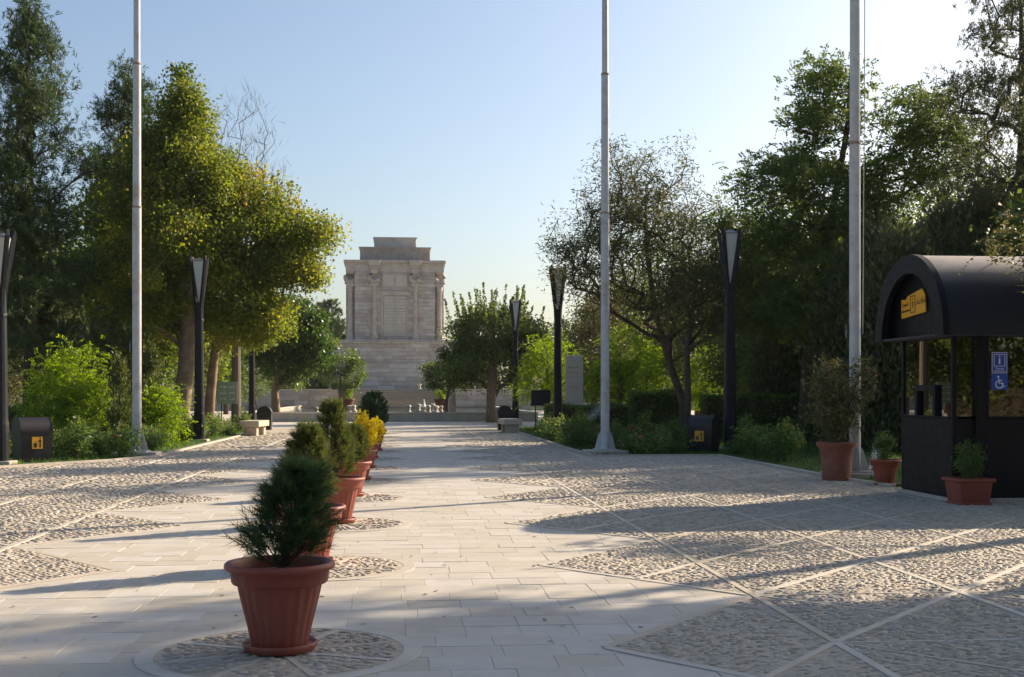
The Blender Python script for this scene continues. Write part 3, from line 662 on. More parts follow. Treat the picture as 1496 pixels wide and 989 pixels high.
m.build('wheelchair_symbol', M['white'], s2)

# ------------------------------------------------------------------ lamps
def lamp(loc, label, H=6.1, rz=0.0):
    t = thing('street_lamp', label, 'street lamp', loc, rz, 'black lamps along the avenue')
    m = MB(); m.bbox(-0.30,0.30,-0.30,0.30,-0.03,0.10,0.02); m.build('base', M['concrete'], t)
    m = MB(); VZ = H*0.755
    rs = []
    for z, w in ((0.10,0.168),(0.9,0.162),(1.0,0.148),(VZ-0.4,0.118),(VZ,0.10)):
        c = w*0.32; rs.append([(-w+c,-w,z),(w-c,-w,z),(w,-w+c,z),(w,w-c,z),(w-c,w,z),(-w+c,w,z),(-w,w-c,z),(-w,-w+c,z)])
    m.rings(rs); m.build('post', M['black'], t); MB().bbox(-0.08, 0.08, -0.170, -0.160, 0.35, 0.75, 0.004).build('access_panel', M['black'], t); MB().lathe([(0.145, VZ-0.62), (0.152, VZ-0.60), (0.152, VZ-0.56), (0.14, VZ-0.54)], 8).build('collar', M['black'], t)
    for a in range(4):
        m = MB(); A = R(45 + 90*a); ca, sa = math.cos(A), math.sin(A); tx, ty = -sa*0.035, ca*0.035
        def q(r, z, s): return (ca*r + s*tx, sa*r + s*ty, z)
        m.rings([[q(r0,z,-1), q(r1,z,-1), q(r1,z,1), q(r0,z,1)] for r0, r1, z in ((0.02,0.13,VZ-0.5),(0.06,0.16,VZ),(0.275,0.37,H-0.1),(0.33,0.36,H+0.04))]); m.build('fin', M['black'], t)
    m = MB(); m.rings([[(r*math.cos(R(45+90*i)), r*math.sin(R(45+90*i)), z) for i in range(4)] for r, z in ((0.03,VZ+0.02),(0.262,H-0.14))]); m.build('lantern', M['frost'], t)
    m = MB(); m.rings([[(r*math.cos(R(45+90*i)), r*math.sin(R(45+90*i)), z) for i in range(4)] for r, z in ((0.27,H-0.138),(0.27,H-0.11),(0.10,H-0.03),(0.06,H-0.02))]); m.build('cap', M['steel'], t)
    return t
lamp(ground_at(1066, 659), 'black lamp with frosted lantern beside the litter bin by the flagpole and kiosk')
lamp(ground_at(815, 641), 'black lamp beside the drooping bright green tree', 6.0)
lamp(at(753, 61), 'black lamp beside the stone bench and the mulberry tree', 6.2)
lamp(ground_at(291, 646), 'black lamp before the leaning plane tree trunks', 6.0)
lamp(at(368, 62), 'black lamp between the green sign and a dome-topped bin', 6.0)
lamp(at(0, 27.2), 'black lamp cut by the picture edge next to the litter bin', 5.15)

# ------------------------------------------------------------------ flagpoles
def flagpole(loc, label, r0, Hh, plinth=True, rope=False):
    t = thing('flagpole', label, 'flagpole', loc, 0, 'tall grey flagpoles')
    m = MB(); m.bbox(-0.55,0.55,-0.42,0.42,-0.04,0.12,0.02)
    m.build('plinth', M['concrete'], t)
    m = MB(); m.bbox(-0.28,0.28,-0.28,0.28,0.122,0.15,0.005); m.build('base_plate', M['pole'], t)
    for a in range(4):
        A = R(90*a); m = MB(); ca, sa = math.cos(A), math.sin(A); tx, ty = -sa*0.008, ca*0.008
        P = [(r0*0.9,0.15),(0.27,0.15),(0.26,0.22),(r0+0.06,0.52),(r0*0.9,0.62)]
        m.add([(ca*r - tx, sa*r - ty, z) for r, z in P] + [(ca*r + tx, sa*r + ty, z) for r, z in P], [(4,3,2,1,0),(5,6,7,8,9)] + [(i,(i+1)%5,5+(i+1)%5,5+i) for i in range(5)]); m.build('gusset', M['pole'], t)
    z = 0.15
    for k, (z1, r) in enumerate(((6.3, r0), (9.9, r0*0.9), (14.0, r0*0.72), (Hh, r0*0.5))):
        m = MB(); m.lathe([(r, z), (r*0.97, z1)], 16); m.build('pole_section', M['pole'], t, smooth=True, angle=50)
        m = MB(); m.lathe([(r*0.99, z1-0.06), (r*1.04, z1-0.05), (r*1.04, z1-0.01), (r*0.8, z1+0.015)], 16); m.build('joint_band', M['rust' if k < 2 else 'pole'], t, smooth=True, angle=40); z = z1 + 0.001
    m = MB(); m.lathe([(0.02, Hh), (0.08, Hh+0.04), (0.09, Hh+0.1), (0.05, Hh+0.17), (0.0, Hh+0.18)], 12, cap=False); m.build('finial', M['pole'], t, smooth=True)
    m = MB(); m.tube([(-r0-0.06,0,2.62),(-r0-0.06,0,2.88)], 0.014, 6); m.tube([(-r0*.9,0,2.75),(-r0-0.06,0,2.75)], 0.014, 6); m.build('cleat', M['steel'], t)
    if rope:
        m = MB(); m.tube([(r0+0.05,0,2.7),(r0+0.09,0.02,8),(r0+0.1,0.0,Hh-0.3)], 0.009, 5); m.build('halyard', M['rope'], t)
    return t
flagpole(ground_at(200, 667), 'grey flagpole at the flower bed corner near the plane trees', 0.115, 18.5)
flagpole(ground_at(884, 664), 'grey flagpole on a stepped base by the sprinkler bed', 0.115, 18.5)
flagpole(ground_at(1249, 699), 'thick grey flagpole with a halyard behind the large oleander pot', 0.105, 18.0, rope=True)

# ------------------------------------------------------------------ bins, benches, signs
def litter_bin(loc, rz, label, sticker=True, s=1.0):
    t = thing('litter_bin', label, 'bin', loc, rz, 'dark dome-topped litter bins')
    w, d, h, n = 0.36*s, 0.31*s, 0.70*s, 16     # half length along the barrel axis (x), half depth, wall height
    m = MB(); m.rings([[(-w+i,-d+i*0.8,z),(w-i,-d+i*0.8,z),(w-i,d-i*0.8,z),(-w+i,d-i*0.8,z)] for i, z in ((0.035,0.0),(0.03,0.06),(0.0,h))]); m.build('body', M['bin'], t)
    m = MB(); m.box(-w-0.012, w+0.012, -d-0.012, d+0.012, h+0.001, h+0.045); m.build('lid_band', M['bin'], t)
    m = MB(); m.rings([[(x, -d*math.cos(math.pi*i/n), h+0.046 + d*0.95*math.sin(math.pi*i/n)) for i in range(n+1)] for x in (-w, w)]); lid = m.build('lid', M['bin'], t, smooth=True, angle=40)
    for x in (-w-0.004, w-0.012):
        m = MB(); m.rings([[(xx, -(d+0.012)*math.cos(math.pi*i/n), h+0.046 + (d*0.95+0.012)*math.sin(math.pi*i/n)) for i in range(n+1)] + [(xx, (d-0.03)*math.cos(math.pi*i/n), h+0.046 + (d*0.95-0.03)*math.sin(math.pi*i/n)) for i in range(n+1)] for xx in (x, x+0.016)]); m.build('lid_rim', M['bin'], lid)
    for xs in (-1, 1): MB().box(min(xs*w*0.9,xs*w*0.7), max(xs*w*0.9,xs*w*0.7), -d*0.8, d*0.8, -0.03, 0.001).build('foot', M['bin'], t)
    if sticker:
        y = -d - 0.002; MB().box(-0.12,0.12,y-0.016,y+0.02,0.33,0.60).build('sticker', M['yellow'], t)
        m = MB(); y -= 0.018
        def fl(P): m.add([(x,y,z) for x, z in P], [tuple(range(len(P)))])
        fl([(0.045,0.36),(0.085,0.36),(0.08,0.46),(0.09,0.52),(0.07,0.545),(0.045,0.53),(0.0,0.50),(0.0,0.488),(0.04,0.50),(0.05,0.46)])
        fl([(0.065+0.02*math.cos(a), 0.568+0.02*math.sin(a)) for a in np.arange(8)*math.pi/4])
        fl([(-0.075,0.36),(-0.015,0.36),(-0.005,0.46),(-0.085,0.46)]); fl([(-0.05,0.475),(-0.02,0.475),(-0.025,0.50),(-0.045,0.495)])
        m.build('pictogram', M['ink'], t)
    return t
litter_bin(ground_at(47, 676), R(36), 'dark litter bin with yellow sticker beside the lamp cut by the picture edge', s=1.0)
litter_bin(ground_at(1028, 662), R(-36), 'dark litter bin with yellow sticker in the shade of the flower bed by the kiosk', s=0.97)
litter_bin(ground_at(387, 628), R(90), 'dark dome-topped bin behind the sunlit stone bench', False, 0.98)
litter_bin(ground_at(737, 628), R(90), 'dark dome-topped bin behind the shaded stone bench by the mulberry', False, 1.0)
def bench(loc, rz, label):
    t = thing('stone_bench', label, 'bench', loc, rz, 'stone benches along the avenue')
    MB().bbox(-0.36,0.36,-0.9,0.9,0.34,0.56,0.012).build('seat', M['strip'], t)
    for y in (-0.62, 0.62): MB().bbox(-0.25,0.25,y-0.18,y+0.18,-0.03,0.338,0.01).build('support', M['mortar'], t)
bench(ground_at(372, 636), R(-6), 'sunlit pale stone bench by the green garden sign')
bench(ground_at(745, 632), R(3), 'shaded pale stone bench beside the black lamp and mulberry tree')
def board_sign(loc, label, rz, w, h, z0, back):
    t = thing('garden_sign', label, 'sign', loc, rz)
    for x in (-w*0.28, w*0.28): MB().tube([(x,0,-0.05),(x,0,z0+0.1)], 0.022, 8).build('leg', M['black'], t)
    m = MB(); m.bbox(-w/2,w/2,-0.02,0.02,z0,z0+h,0.012); m.build('board', M['black' if back else 'green_sign'], t)
    if not back:
        random.seed(5)
        for li in range(3):
            for (xa, xb) in ((-w*0.38,-w*0.04),(w*0.06,w*0.38)):
                m = MB(); zl = z0 + h*(0.74-0.27*li); pts = []; nn = 9
                for i in range(nn): pts.append((xa+(xb-xa)*i/(nn-1), -0.026, zl + random.uniform(-0.02,0.045)))
                m.tube(pts, 0.013, 4); m.tube([(xa+(xb-xa)*0.8,-0.026,zl),(xa+(xb-xa)*0.82,-0.026,zl+0.09)], 0.011, 4); m.build('script_line', M['white'], t)
    else: MB().box(-w/2-0.03,w/2+0.03,-0.05,-0.021,z0-0.02,z0+0.06).build('rail', M['black'], t)
    return t
board_sign(at(332, 50), 'green garden sign with white script on two legs before the lamp', R(8), 0.80, 0.90, 1.15, False)
board_sign(at(790, 50), 'dark sign board on thin legs below the drooping green tree', R(-10), 0.78, 0.62, 1.10, True)
random.seed(11)
sp_ = thing('inscribed_stone', 'tall pale stone panel standing behind the low hedge beyond the lamps', 'stone panel', at(839, 50), R(-8))
MB().bbox(-0.36,0.36,-0.11,0.11,-0.05,3.12,0.02).build('panel', M['panel'], sp_)
MB().bbox(-0.6,0.6,-0.25,0.25,-0.06,0.2,0.02).build('foot', M['concrete'], sp_)
m = MB()
for i in range(9): m.box(-0.27, 0.27-0.15*random.random(), -0.118, -0.109, 1.0+i*0.2, 1.0+i*0.2+0.05)
m.build('carved_lines', M['marble'], sp_)
# ------------------------------------------------------------------ foliage makers
def unit(v): return v / np.maximum(np.linalg.norm(v, axis=-1, keepdims=True), 1e-9)
def leaves_v(P, L, Wd, r_, up=0.0, dirs=None, droop=0.0):
    """rhombic leaves at points P"""
    n = len(P); a = unit(r_.normal(0, 1, (n, 3)) * (1, 1, 0.7) + (0, 0, up - droop)) if dirs is None else unit(dirs + r_.normal(0, 0.35, (n, 3)))
    b = unit(np.cross(a, r_.normal(0, 1, (n, 3)) + (0, 0, 0.01)))
    l = (L * r_.uniform(0.7, 1.3, (n, 1))); w = (Wd * r_.uniform(0.75, 1.25, (n, 1))); c = np.cross(a, b)
    V = np.empty((n, 4, 3)); V[:,0] = P - a*l/2; V[:,1] = P + b*w/2 - a*l*0.06 + c*w*0.12; V[:,2] = P + a*l/2; V[:,3] = P - b*w/2 - a*l*0.06 + c*w*0.12
    return V.reshape(-1, 3)
def needles_v(P, D, L, Wd, r_, spread=0.7):
    """thin triangles at P leaning around directions D"""
    n = len(P); a = unit(D + r_.normal(0, spread, (n, 3))); b = unit(np.cross(a, r_.normal(0, 1, (n, 3)))); l = L * r_.uniform(0.7, 1.25, (n, 1))
    V = np.empty((n, 3, 3)); V[:,0] = P - b*Wd/2; V[:,1] = P + b*Wd/2; V[:,2] = P + a*l
    return V.reshape(-1, 3)
def skeleton(trunk, trunk_r, targets, r_, tip=0.012, power=0.42, bow=0.12):
    """joins every target to the nearest lower branch node; returns a tube mesh"""
    N = [np.array(p, float) for p in trunk]; par = [-1] + list(range(len(trunk)-1)); nt_ = len(trunk)
    order = np.argsort(np.linalg.norm(targets - N[nt_//2], axis=1))
    leaf = []
    for t in targets[order]:
        A = np.array(N); d = np.linalg.norm(A - t, axis=1); pen = np.where(A[:,2] > t[2] - 0.1, 0.9 + (A[:,2]-t[2]), 0.0); pen[:max(1, nt_//4)] += 3.0
        j = int(np.argmin(d + pen)); L = d[j]; k = max(1, min(4, int(L/0.6))); p0 = N[j]; prev = j; off = r_.normal(0, bow*L*0.35, 3); off[2] = abs(off[2])*0.8
        for i in range(1, k+1):
            f = i/k; q = p0 + (t-p0)*f + off*math.sin(math.pi*f); N.append(q); par.append(prev); prev = len(N)-1
        leaf.append(prev)
    cnt = np.zeros(len(N))
    for l in leaf: cnt[l] += 1
    for i in range(len(N)-1, 0, -1):
        if par[i] >= 0: cnt[par[i]] += cnt[i]
    cnt = np.maximum(cnt, 1)
    rad = tip * cnt**power; rad[:nt_] = np.maximum(rad[:nt_]*0.6, np.array(trunk_r)); rad = np.minimum(rad, trunk_r[0]*0.9 + 0*rad); rad[:nt_] = trunk_r
    m = MB()
    m.tube(trunk, trunk_r, 10)
    idx = [i for i in range(nt_, len(N))]
    P0 = np.array([N[par[i]] for i in idx]); P1 = np.array([N[i] for i in idx]); r0 = np.array([min(rad[par[i]], rad[i]*1.5) for i in idx]); r1 = rad[nt_:]
    if len(idx):
        d = unit(P1-P0); ref = np.where(np.abs(d[:,2:3]) < 0.9, np.array([[0,0,1.0]]), np.array([[1.0,0,0]])); a = unit(np.cross(d, ref)); b = np.cross(d, a); ns = 5
        ang = np.arange(ns)*2*math.pi/ns; ring = a[:,None]*np.cos(ang)[None,:,None] + b[:,None]*np.sin(ang)[None,:,None]
        V = np.concatenate([P0[:,None]+ring*r0[:,None,None], P1[:,None]+ring*r1[:,None,None]], 1).reshape(-1,3); base = len(m.v); m.v += [tuple(x) for x in V]
        for e in range(len(idx)):
            o = base + e*2*ns
            for i in range(ns): m.f.append((o+i, o+(i+1)%ns, o+ns+(i+1)%ns, o+ns+i))
    return m, np.array(N)
def blob_targets(blobs, r_, inner=0.45):
    out = []
    for (c, rad, n) in blobs:
        u = unit(r_.normal(0, 1, (n, 3))); rr = r_.uniform(inner, 1.0, (n, 1))**0.6
        out.append(np.array(c) + u*rr*np.array(rad)*(1 + 0.16*np.sin(u[:,0:1]*5+c[0])*np.cos(u[:,2:3]*4+c[2])))
    return np.concatenate(out)
def make_tree(name, label, cat, loc, trunk, trunk_r, blobs, lm, bark, seed, per=110, cl=0.42, L=0.14, Wd=0.10, up=0.0, droop=0.0, group=None, flat=0.75, tip=0.012, shoots=None, inner=0.45, link_=True, tshift=0.0, frond=0.0, tuft=0):
    r_ = np.random.default_rng(seed); T = blob_targets(blobs, r_, inner)
    sk, N = skeleton(trunk, trunk_r, T, r_, tip)
    k = (per * r_.uniform(0.6, 1.4, len(T))).astype(int); C = np.repeat(T, k, axis=0); n = len(C)
    csz = np.repeat(r_.uniform(0.7, 1.35, len(T)), k)[:,None]
    P = C + np.clip(r_.normal(0, 1, (n, 3)), -2.1, 2.1)*np.array([cl, cl, cl*flat])*csz
    tint = np.repeat(np.clip(r_.normal(0.42, 0.2, len(T)), 0, 1), k) + r_.normal(0, 0.09, n)
    if shoots is not None:                # upright leafy shoots on top
        SP = []
        for (c, rad, ns, ln) in shoots:
            for i in range(ns):
                aa, qq = r_.uniform(0, 6.283), r_.uniform(0, 1)**0.5; b = np.array(c) + np.array([math.cos(aa)*qq*rad[0]*0.85, math.sin(aa)*qq*rad[1]*0.85, rad[2]*(1.0 - 0.7*qq*qq)*r_.uniform(.6, 1)]); ll = ln*r_.uniform(0.25, 1.15); d = unit(np.array([(b[0]-c[0])*0.13 + r_.normal(0,.1), (b[1]-c[1])*0.13 + r_.normal(0,.1), 1.0]))
                t = r_.uniform(0, 1, max(4, int(ll*46))); SP.append(b + np.outer(t*ll, d) + r_.normal(0, 0.07, (len(t), 3))*(1.2-t)[:,None]); sk.tube([b - d*0.3, b + d*ll*0.9], [0.016, 0.005], 4)
        SP = np.concatenate(SP); P = np.concatenate([P, SP]); tint = np.concatenate([tint, r_.normal(0.7, 0.15, len(SP))])
    dirs = None
    if frond:                              # pinnate leaves: leaflets in two rows along a drooping stalk
        nf = len(P)//12; B = P[r_.permutation(len(P))[:nf]] if shoots is None else P[:nf]; cc = T.mean(0); d0 = unit(unit(B - cc)*0.7 + r_.normal(0, 0.6, (nf, 3)) + (0, 0, 0.15 - droop*0.5))
        sd = unit(np.cross(d0, np.tile([0,0,1.0], (nf,1)) + r_.normal(0,.3,(nf,3)))); s_ = np.repeat(np.arange(6)/5.0, 2); sg_ = np.tile([1,-1], 6); fl = frond*r_.uniform(.7,1.25,nf)
        P = B[:,None] + d0[:,None]*(s_[None,:]*fl[:,None])[:,:,None] + sd[:,None]*(sg_*L*0.5)[None,:,None]; P[:,:,2] -= (s_**2*0.35)[None]*fl[:,None]; P = P.reshape(-1,3)
        dirs = (sd[:,None]*sg_[None,:,None] + d0[:,None]*0.5).reshape(-1,3); tint = np.repeat(np.clip(r_.normal(.5,.22,nf),0,1), 12) + r_.normal(0,.06,nf*12)
    if tuft:                               # needle bundles radiating from twig ends
        nf = len(P)//tuft; B = P[r_.permutation(len(P))[:nf]]; bt_ = unit(r_.normal(0, .5, (nf, 3)) + unit(B - T.mean(0))*(.6, .6, .2) + (0, 0, .6))
        dirs = unit(np.repeat(bt_, tuft, axis=0) + r_.normal(0, .55, (nf*tuft, 3))); P = np.repeat(B, tuft, axis=0) + dirs*L*.5 + np.repeat(bt_, tuft, axis=0)*r_.uniform(-.12, .12, (nf*tuft, 1))
        tint = np.repeat(np.clip(r_.normal(.42, .22, nf), 0, 1), tuft) + r_.normal(0, .06, nf*tuft)
    t = thing(name, label, cat, loc, 0, group)
    sk.build('trunk', M[bark], t, smooth=True)
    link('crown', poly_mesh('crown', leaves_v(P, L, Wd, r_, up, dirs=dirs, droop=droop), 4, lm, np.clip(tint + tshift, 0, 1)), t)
    return t
def place(t, loc, rz, s, label, group=None, sz=None):
    c = copy_tree(t); c.location = loc; c.rotation_euler = (0, 0, rz); c.scale = (s, s, sz or s); c['label'] = label
    if group: c['group'] = group
    return c
LM = {}
LM['plane'] = leaf_mat('plane_leaf', (0.055, 0.092, 0.016), (0.18, 0.225, 0.034), (0.36, 0.31, 0.048), 0.47)
LM['pine'] = leaf_mat('pine_needle', (0.022, 0.048, 0.014), (0.05, 0.088, 0.024), (0.10, 0.13, 0.036), 0.25)
LM['dark'] = leaf_mat('dark_leaf', (0.030, 0.068, 0.015), (0.068, 0.128, 0.024), (0.150, 0.210, 0.033), 0.38, 0.4)
LM['mulb'] = leaf_mat('mulberry_leaf', (0.05, 0.085, 0.022), (0.10, 0.15, 0.035), (0.21, 0.26, 0.065), 0.42)
LM['bright'] = leaf_mat('young_robinia_leaf', (0.08, 0.155, 0.012), (0.16, 0.26, 0.018), (0.26, 0.35, 0.03), 0.52)
LM['rob'] = leaf_mat('robinia_leaf', (0.05, 0.088, 0.022), (0.10, 0.155, 0.034), (0.19, 0.23, 0.055), 0.40)
LM['brown'] = leaf_mat('willow_leaf', (0.05, 0.056, 0.02), (0.09, 0.10, 0.034), (0.17, 0.17, 0.055), 0.32)
LM['olive'] = leaf_mat('olive_leaf', (0.052, 0.058, 0.021), (0.111, 0.111, 0.039), (0.182, 0.169, 0.058), 0.30)
LM['juni'] = leaf_mat('juniper_spray', (0.047, 0.065, 0.029), (0.091, 0.111, 0.044), (0.169, 0.169, 0.065), 0.24)
LM['potpine'] = leaf_mat('pot_pine_needle', (0.029, 0.060, 0.024), (0.058, 0.102, 0.036), (0.120, 0.162, 0.054), 0.25)
LM['thuja'] = leaf_mat('thuja_spray', (0.045, 0.066, 0.016), (0.09, 0.115, 0.026), (0.15, 0.175, 0.04), 0.28)
LM['gold'] = leaf_mat('golden_leaf', (0.56, 0.44, 0.008), (0.70, 0.58, 0.014), (0.76, 0.66, 0.05), 0.35)
LM['grass'] = leaf_mat('grass_blade', (0.036, 0.084, 0.014), (0.072, 0.144, 0.022), (0.132, 0.192, 0.036), 0.45)
LM['rose'] = leaf_mat('rose_leaf', (0.046, 0.095, 0.025), (0.105, 0.179, 0.042), (0.252, 0.273, 0.063), 0.38)
LM['red'] = leaf_mat('red_petal', (0.30, 0.008, 0.012), (0.48, 0.02, 0.02), (0.55, 0.10, 0.03), 0.3)
LM['pink'] = leaf_mat('pink_petal', (0.45, 0.12, 0.16), (0.6, 0.25, 0.28), None, 0.3)
LM['dry'] = leaf_mat('dry_leaf', (0.09, 0.05, 0.02), (0.2, 0.12, 0.05), (0.12, 0.11, 0.03), 0.1)
M['drop'] = mat('water_drop', (0.8, 0.85, 0.88), 0.3)
M['stem'] = mat('green_stem', (0.10, 0.11, 0.05), 0.9, var=0.2)

# ------------------------------------------------------------------ flower pots
def round_pot(t, s=1.0, saucer=True, mt='terra', ribs=44):
    pot = link('pot', None, t)
    n = ribs*2; m = MB(); rs = []
    for r, z, fl in ((0.172,0.035,0),(0.178,0.06,1),(0.20,0.16,1),(0.228,0.27,1),(0.25,0.36,1),(0.258,0.40,0.3),(0.262,0.415,0)):
        rs.append([(r*(1 - fl*0.036*(1 if (i % 4) < 2 else 0))*math.cos(2*math.pi*i/n), r*(1 - fl*0.036*(1 if (i % 4) < 2 else 0))*math.sin(2*math.pi*i/n), z) for i in range(n)])
    m.rings(rs); m.build('body', M[mt], pot, smooth=True, angle=35)
    m = MB(); m.lathe([(0.262,0.412),(0.288,0.418),(0.296,0.43),(0.302,0.49),(0.318,0.498),(0.333,0.508),(0.340,0.522),(0.338,0.536),(0.328,0.546),(0.312,0.548),(0.300,0.540),(0.292,0.52),(0.282,0.44),(0.26,0.44)], 48, cap=False); m.build('rim', M[mt], pot, smooth=True, angle=60)
    if saucer:
        m = MB(); m.lathe([(0.19,0.0),(0.212,0.004),(0.226,0.03),(0.230,0.045),(0.224,0.054),(0.214,0.052),(0.206,0.034),(0.0,0.033)], 40, cap=False); m.build('saucer', M[mt], t, smooth=True, angle=60)
    m = MB(); r_ = np.random.default_rng(int(s*1000)); k = 24
    m.add([(0,0,0.49)] + [(0.15*math.cos(2*math.pi*i/k), 0.15*math.sin(2*math.pi*i/k), 0.482 + r_.normal(0,0.006)) for i in range(k)] + [(0.288*math.cos(2*math.pi*i/k), 0.288*math.sin(2*math.pi*i/k), 0.468 + r_.normal(0,0.004)) for i in range(k)],
          [(0,1+i,1+(i+1)%k) for i in range(k)] + [(1+i,1+k+i,1+k+(i+1)%k,1+(i+1)%k) for i in range(k)]); m.build('soil', M['soil'], t, smooth=True)
    t.scale = (s, s, s)
def conifer(t, seed, z0, z1, rmax, lm, n, nl, nw, per, sprig=0.16, shape=0.8, lean=(0,0), base_gap=0.1, upw=0.7, belly=0.3, wood='bark', rough=1.0):
    """needle shrub: sprigs on branches round a stem, widest low down"""
    r_ = np.random.default_rng(seed); H = z1 - z0; sk = MB()
    sk.tube([(0,0,0.44),(lean[0]*.2,lean[1]*.2,z0+H*.2),(lean[0]*.6,lean[1]*.6,z0+H*.6),(lean[0],lean[1],z1-0.05)], [0.022,0.018,0.010,0.003], 7)
    f = r_.uniform(0, 1, n)**0.85; prof = np.where(f < belly, 0.65 + 0.35*f/belly, np.clip((1-f)/(1-belly), 0, 1)**shape)
    a = r_.uniform(0, 2*math.pi, n); rr = rmax*prof*r_.uniform(0.25, 1.0, n)**0.55*(1 + rough*(0.13*np.sin(3*a+seed) + 0.10*np.sin(9*f+2*a) + 0.08*np.sin(17*f-5*a)))
    cx = lean[0]*f; cy = lean[1]*f
    P = np.stack([cx + rr*np.cos(a), cy + rr*np.sin(a), z0 + base_gap*0 + f*H], 1)
    D = unit(np.stack([np.cos(a)*0.75, np.sin(a)*0.75, np.full(n, upw)], 1) + r_.normal(0, 0.22, (n, 3)))
    ls = sprig*r_.uniform(0.6, 1.25, n)*(1 - 0.4*f)
    for i in range(0, n, 3):
        b = np.array([cx[i]*.8, cy[i]*.8, max(z0*0.95, P[i,2] - 0.12 - rr[i]*0.5)]); sk.tube([b, (b+P[i])/2 + (0,0,-0.01), P[i]], [0.006, 0.004, 0.002], 4, False)
    tt = r_.uniform(0, 1, (n, per)); Q = (P[:,None] + D[:,None]*(ls[:,None]*tt)[:,:,None]).reshape(-1, 3); DD = np.repeat(D, per, axis=0)
    tint = np.clip(np.repeat(r_.normal(0.45, 0.18, n), per) + r_.normal(0, 0.12, n*per) + 0.25*(tt.ravel()-0.5), 0, 1)
    sk.build('stem', M[wood], t, smooth=True)
    link('needles', poly_mesh('needles', needles_v(Q, DD, nl, nw, r_, 0.55), 3, lm, tint), t)
def leafy(t, seed, z0, blobs, lm, per, cl, L, Wd, wood='stem', ground=(0,0,0.45), r0=0.012, nm='foliage', flowers=None):
    r_ = np.random.default_rng(seed); T = blob_targets(blobs, r_, 0.2); sk = MB()
    for p in T:
        b = np.array(ground) + (r_.normal(0,0.035), r_.normal(0,0.035), 0); mid = b*0.45 + p*0.55 + (0, 0, 0.06); sk.tube([b, mid, p], [r0, r0*0.7, r0*0.3], 4, False)
    k = np.full(len(T), per); C = np.repeat(T, k, axis=0); P = C + np.clip(r_.normal(0, cl, (len(C), 3)), -2*cl, 2*cl)
    tint = np.clip(np.repeat(r_.normal(0.45,0.2,len(T)), k) + r_.normal(0,0.15,len(C)), 0, 1)
    sk.build('stem', M[wood], t, smooth=True); link(nm, poly_mesh(nm, leaves_v(P, L, Wd, r_, 0.3), 4, lm, tint), t)
    if flowers:
        fm, n, sz = flowers; top = T[np.argsort(-T[:,2])[:max(6, len(T)//2)]]; F = top[r_.integers(0, len(top), n)] + r_.normal(0, cl*0.9, (n,3)); F[:,2] += cl*0.5
        FP = np.repeat(F, 9, axis=0) + r_.normal(0, sz*0.3, (n*9, 3)); link('blossom', poly_mesh('blossom', leaves_v(FP, sz, sz*0.8, r_), 4, fm, r_.uniform(0,1,n*9)), t)
GP = 'potted shrubs down the middle of the avenue'
def pp(name, label, loc, s=1.0, rz=0.0):
    t = thing(name, label, 'potted plant', loc, rz, GP); round_pot(t, s); return t
t = pp('potted_pine', 'dark green young pine in the nearest fluted terracotta pot', (-0.755, 7.72, 0.012)); conifer(t, 3, 0.54, 1.10, 0.17, LM['potpine'], 400, 0.082, 0.0040, 54, 0.18, 0.6, (0.14, 0.03), belly=0.34, upw=0.6, rough=2.4)
t = pp('potted_pine', 'olive green young pine in the second terracotta pot from the camera', (-0.86, 11.55, 0.012), 1.0); conifer(t, 4, 0.58, 1.24, 0.20, LM['thuja'], 520, 0.062, 0.005, 44, 0.16, 0.7, (-0.02, 0.02), belly=0.3)
t = pp('potted_thuja', 'tall pointed olive thuja in the third terracotta pot from the camera', (-0.80, 15.25, 0.012), 1.02); conifer(t, 5, 0.56, 1.42, 0.20, LM['thuja'], 520, 0.06, 0.006, 40, 0.16, 0.75, (-0.06, 0.0), belly=0.25)
t = pp('potted_thuja', 'bushy olive thuja in the fourth terracotta pot from the camera', (-0.80, 19.15, 0.012), 0.98); conifer(t, 6, 0.52, 1.06, 0.22, LM['thuja'], 420, 0.06, 0.007, 40, 0.16, 0.6, (0.05, 0.0), belly=0.35)
t = pp('potted_golden_shrub', 'larger yellow-leaved shrub in the fifth pot of the row', (-0.80, 22.8, 0.012), 1.0); leafy(t, 7, 0.5, [((0.14,0,0.90),(0.24,0.24,0.32),44)], LM['gold'], 46, 0.05, 0.06, 0.046)
t = pp('potted_golden_shrub', 'smaller yellow-leaved shrub in the sixth pot of the row', (-0.78, 26.4, 0.012), 0.96); leafy(t, 8, 0.5, [((0.16,0,0.80),(0.22,0.22,0.26),34)], LM['gold'], 40, 0.05, 0.06, 0.046)
t = pp('potted_thuja', 'dark green thuja in the seventh pot, behind the yellow shrubs', (-0.80, 30.3, 0.012), 1.0); conifer(t, 9, 0.52, 1.38, 0.27, LM['potpine'], 320, 0.06, 0.010, 40, 0.16, 0.5, belly=0.45)
t = pp('potted_thuja', 'dark rounded thuja in the farthest pot of the row', (-0.78, 34.2, 0.012), 1.05); conifer(t, 10, 0.52, 1.48, 0.33, LM['potpine'], 320, 0.07, 0.012, 40, 0.18, 0.45, belly=0.5)
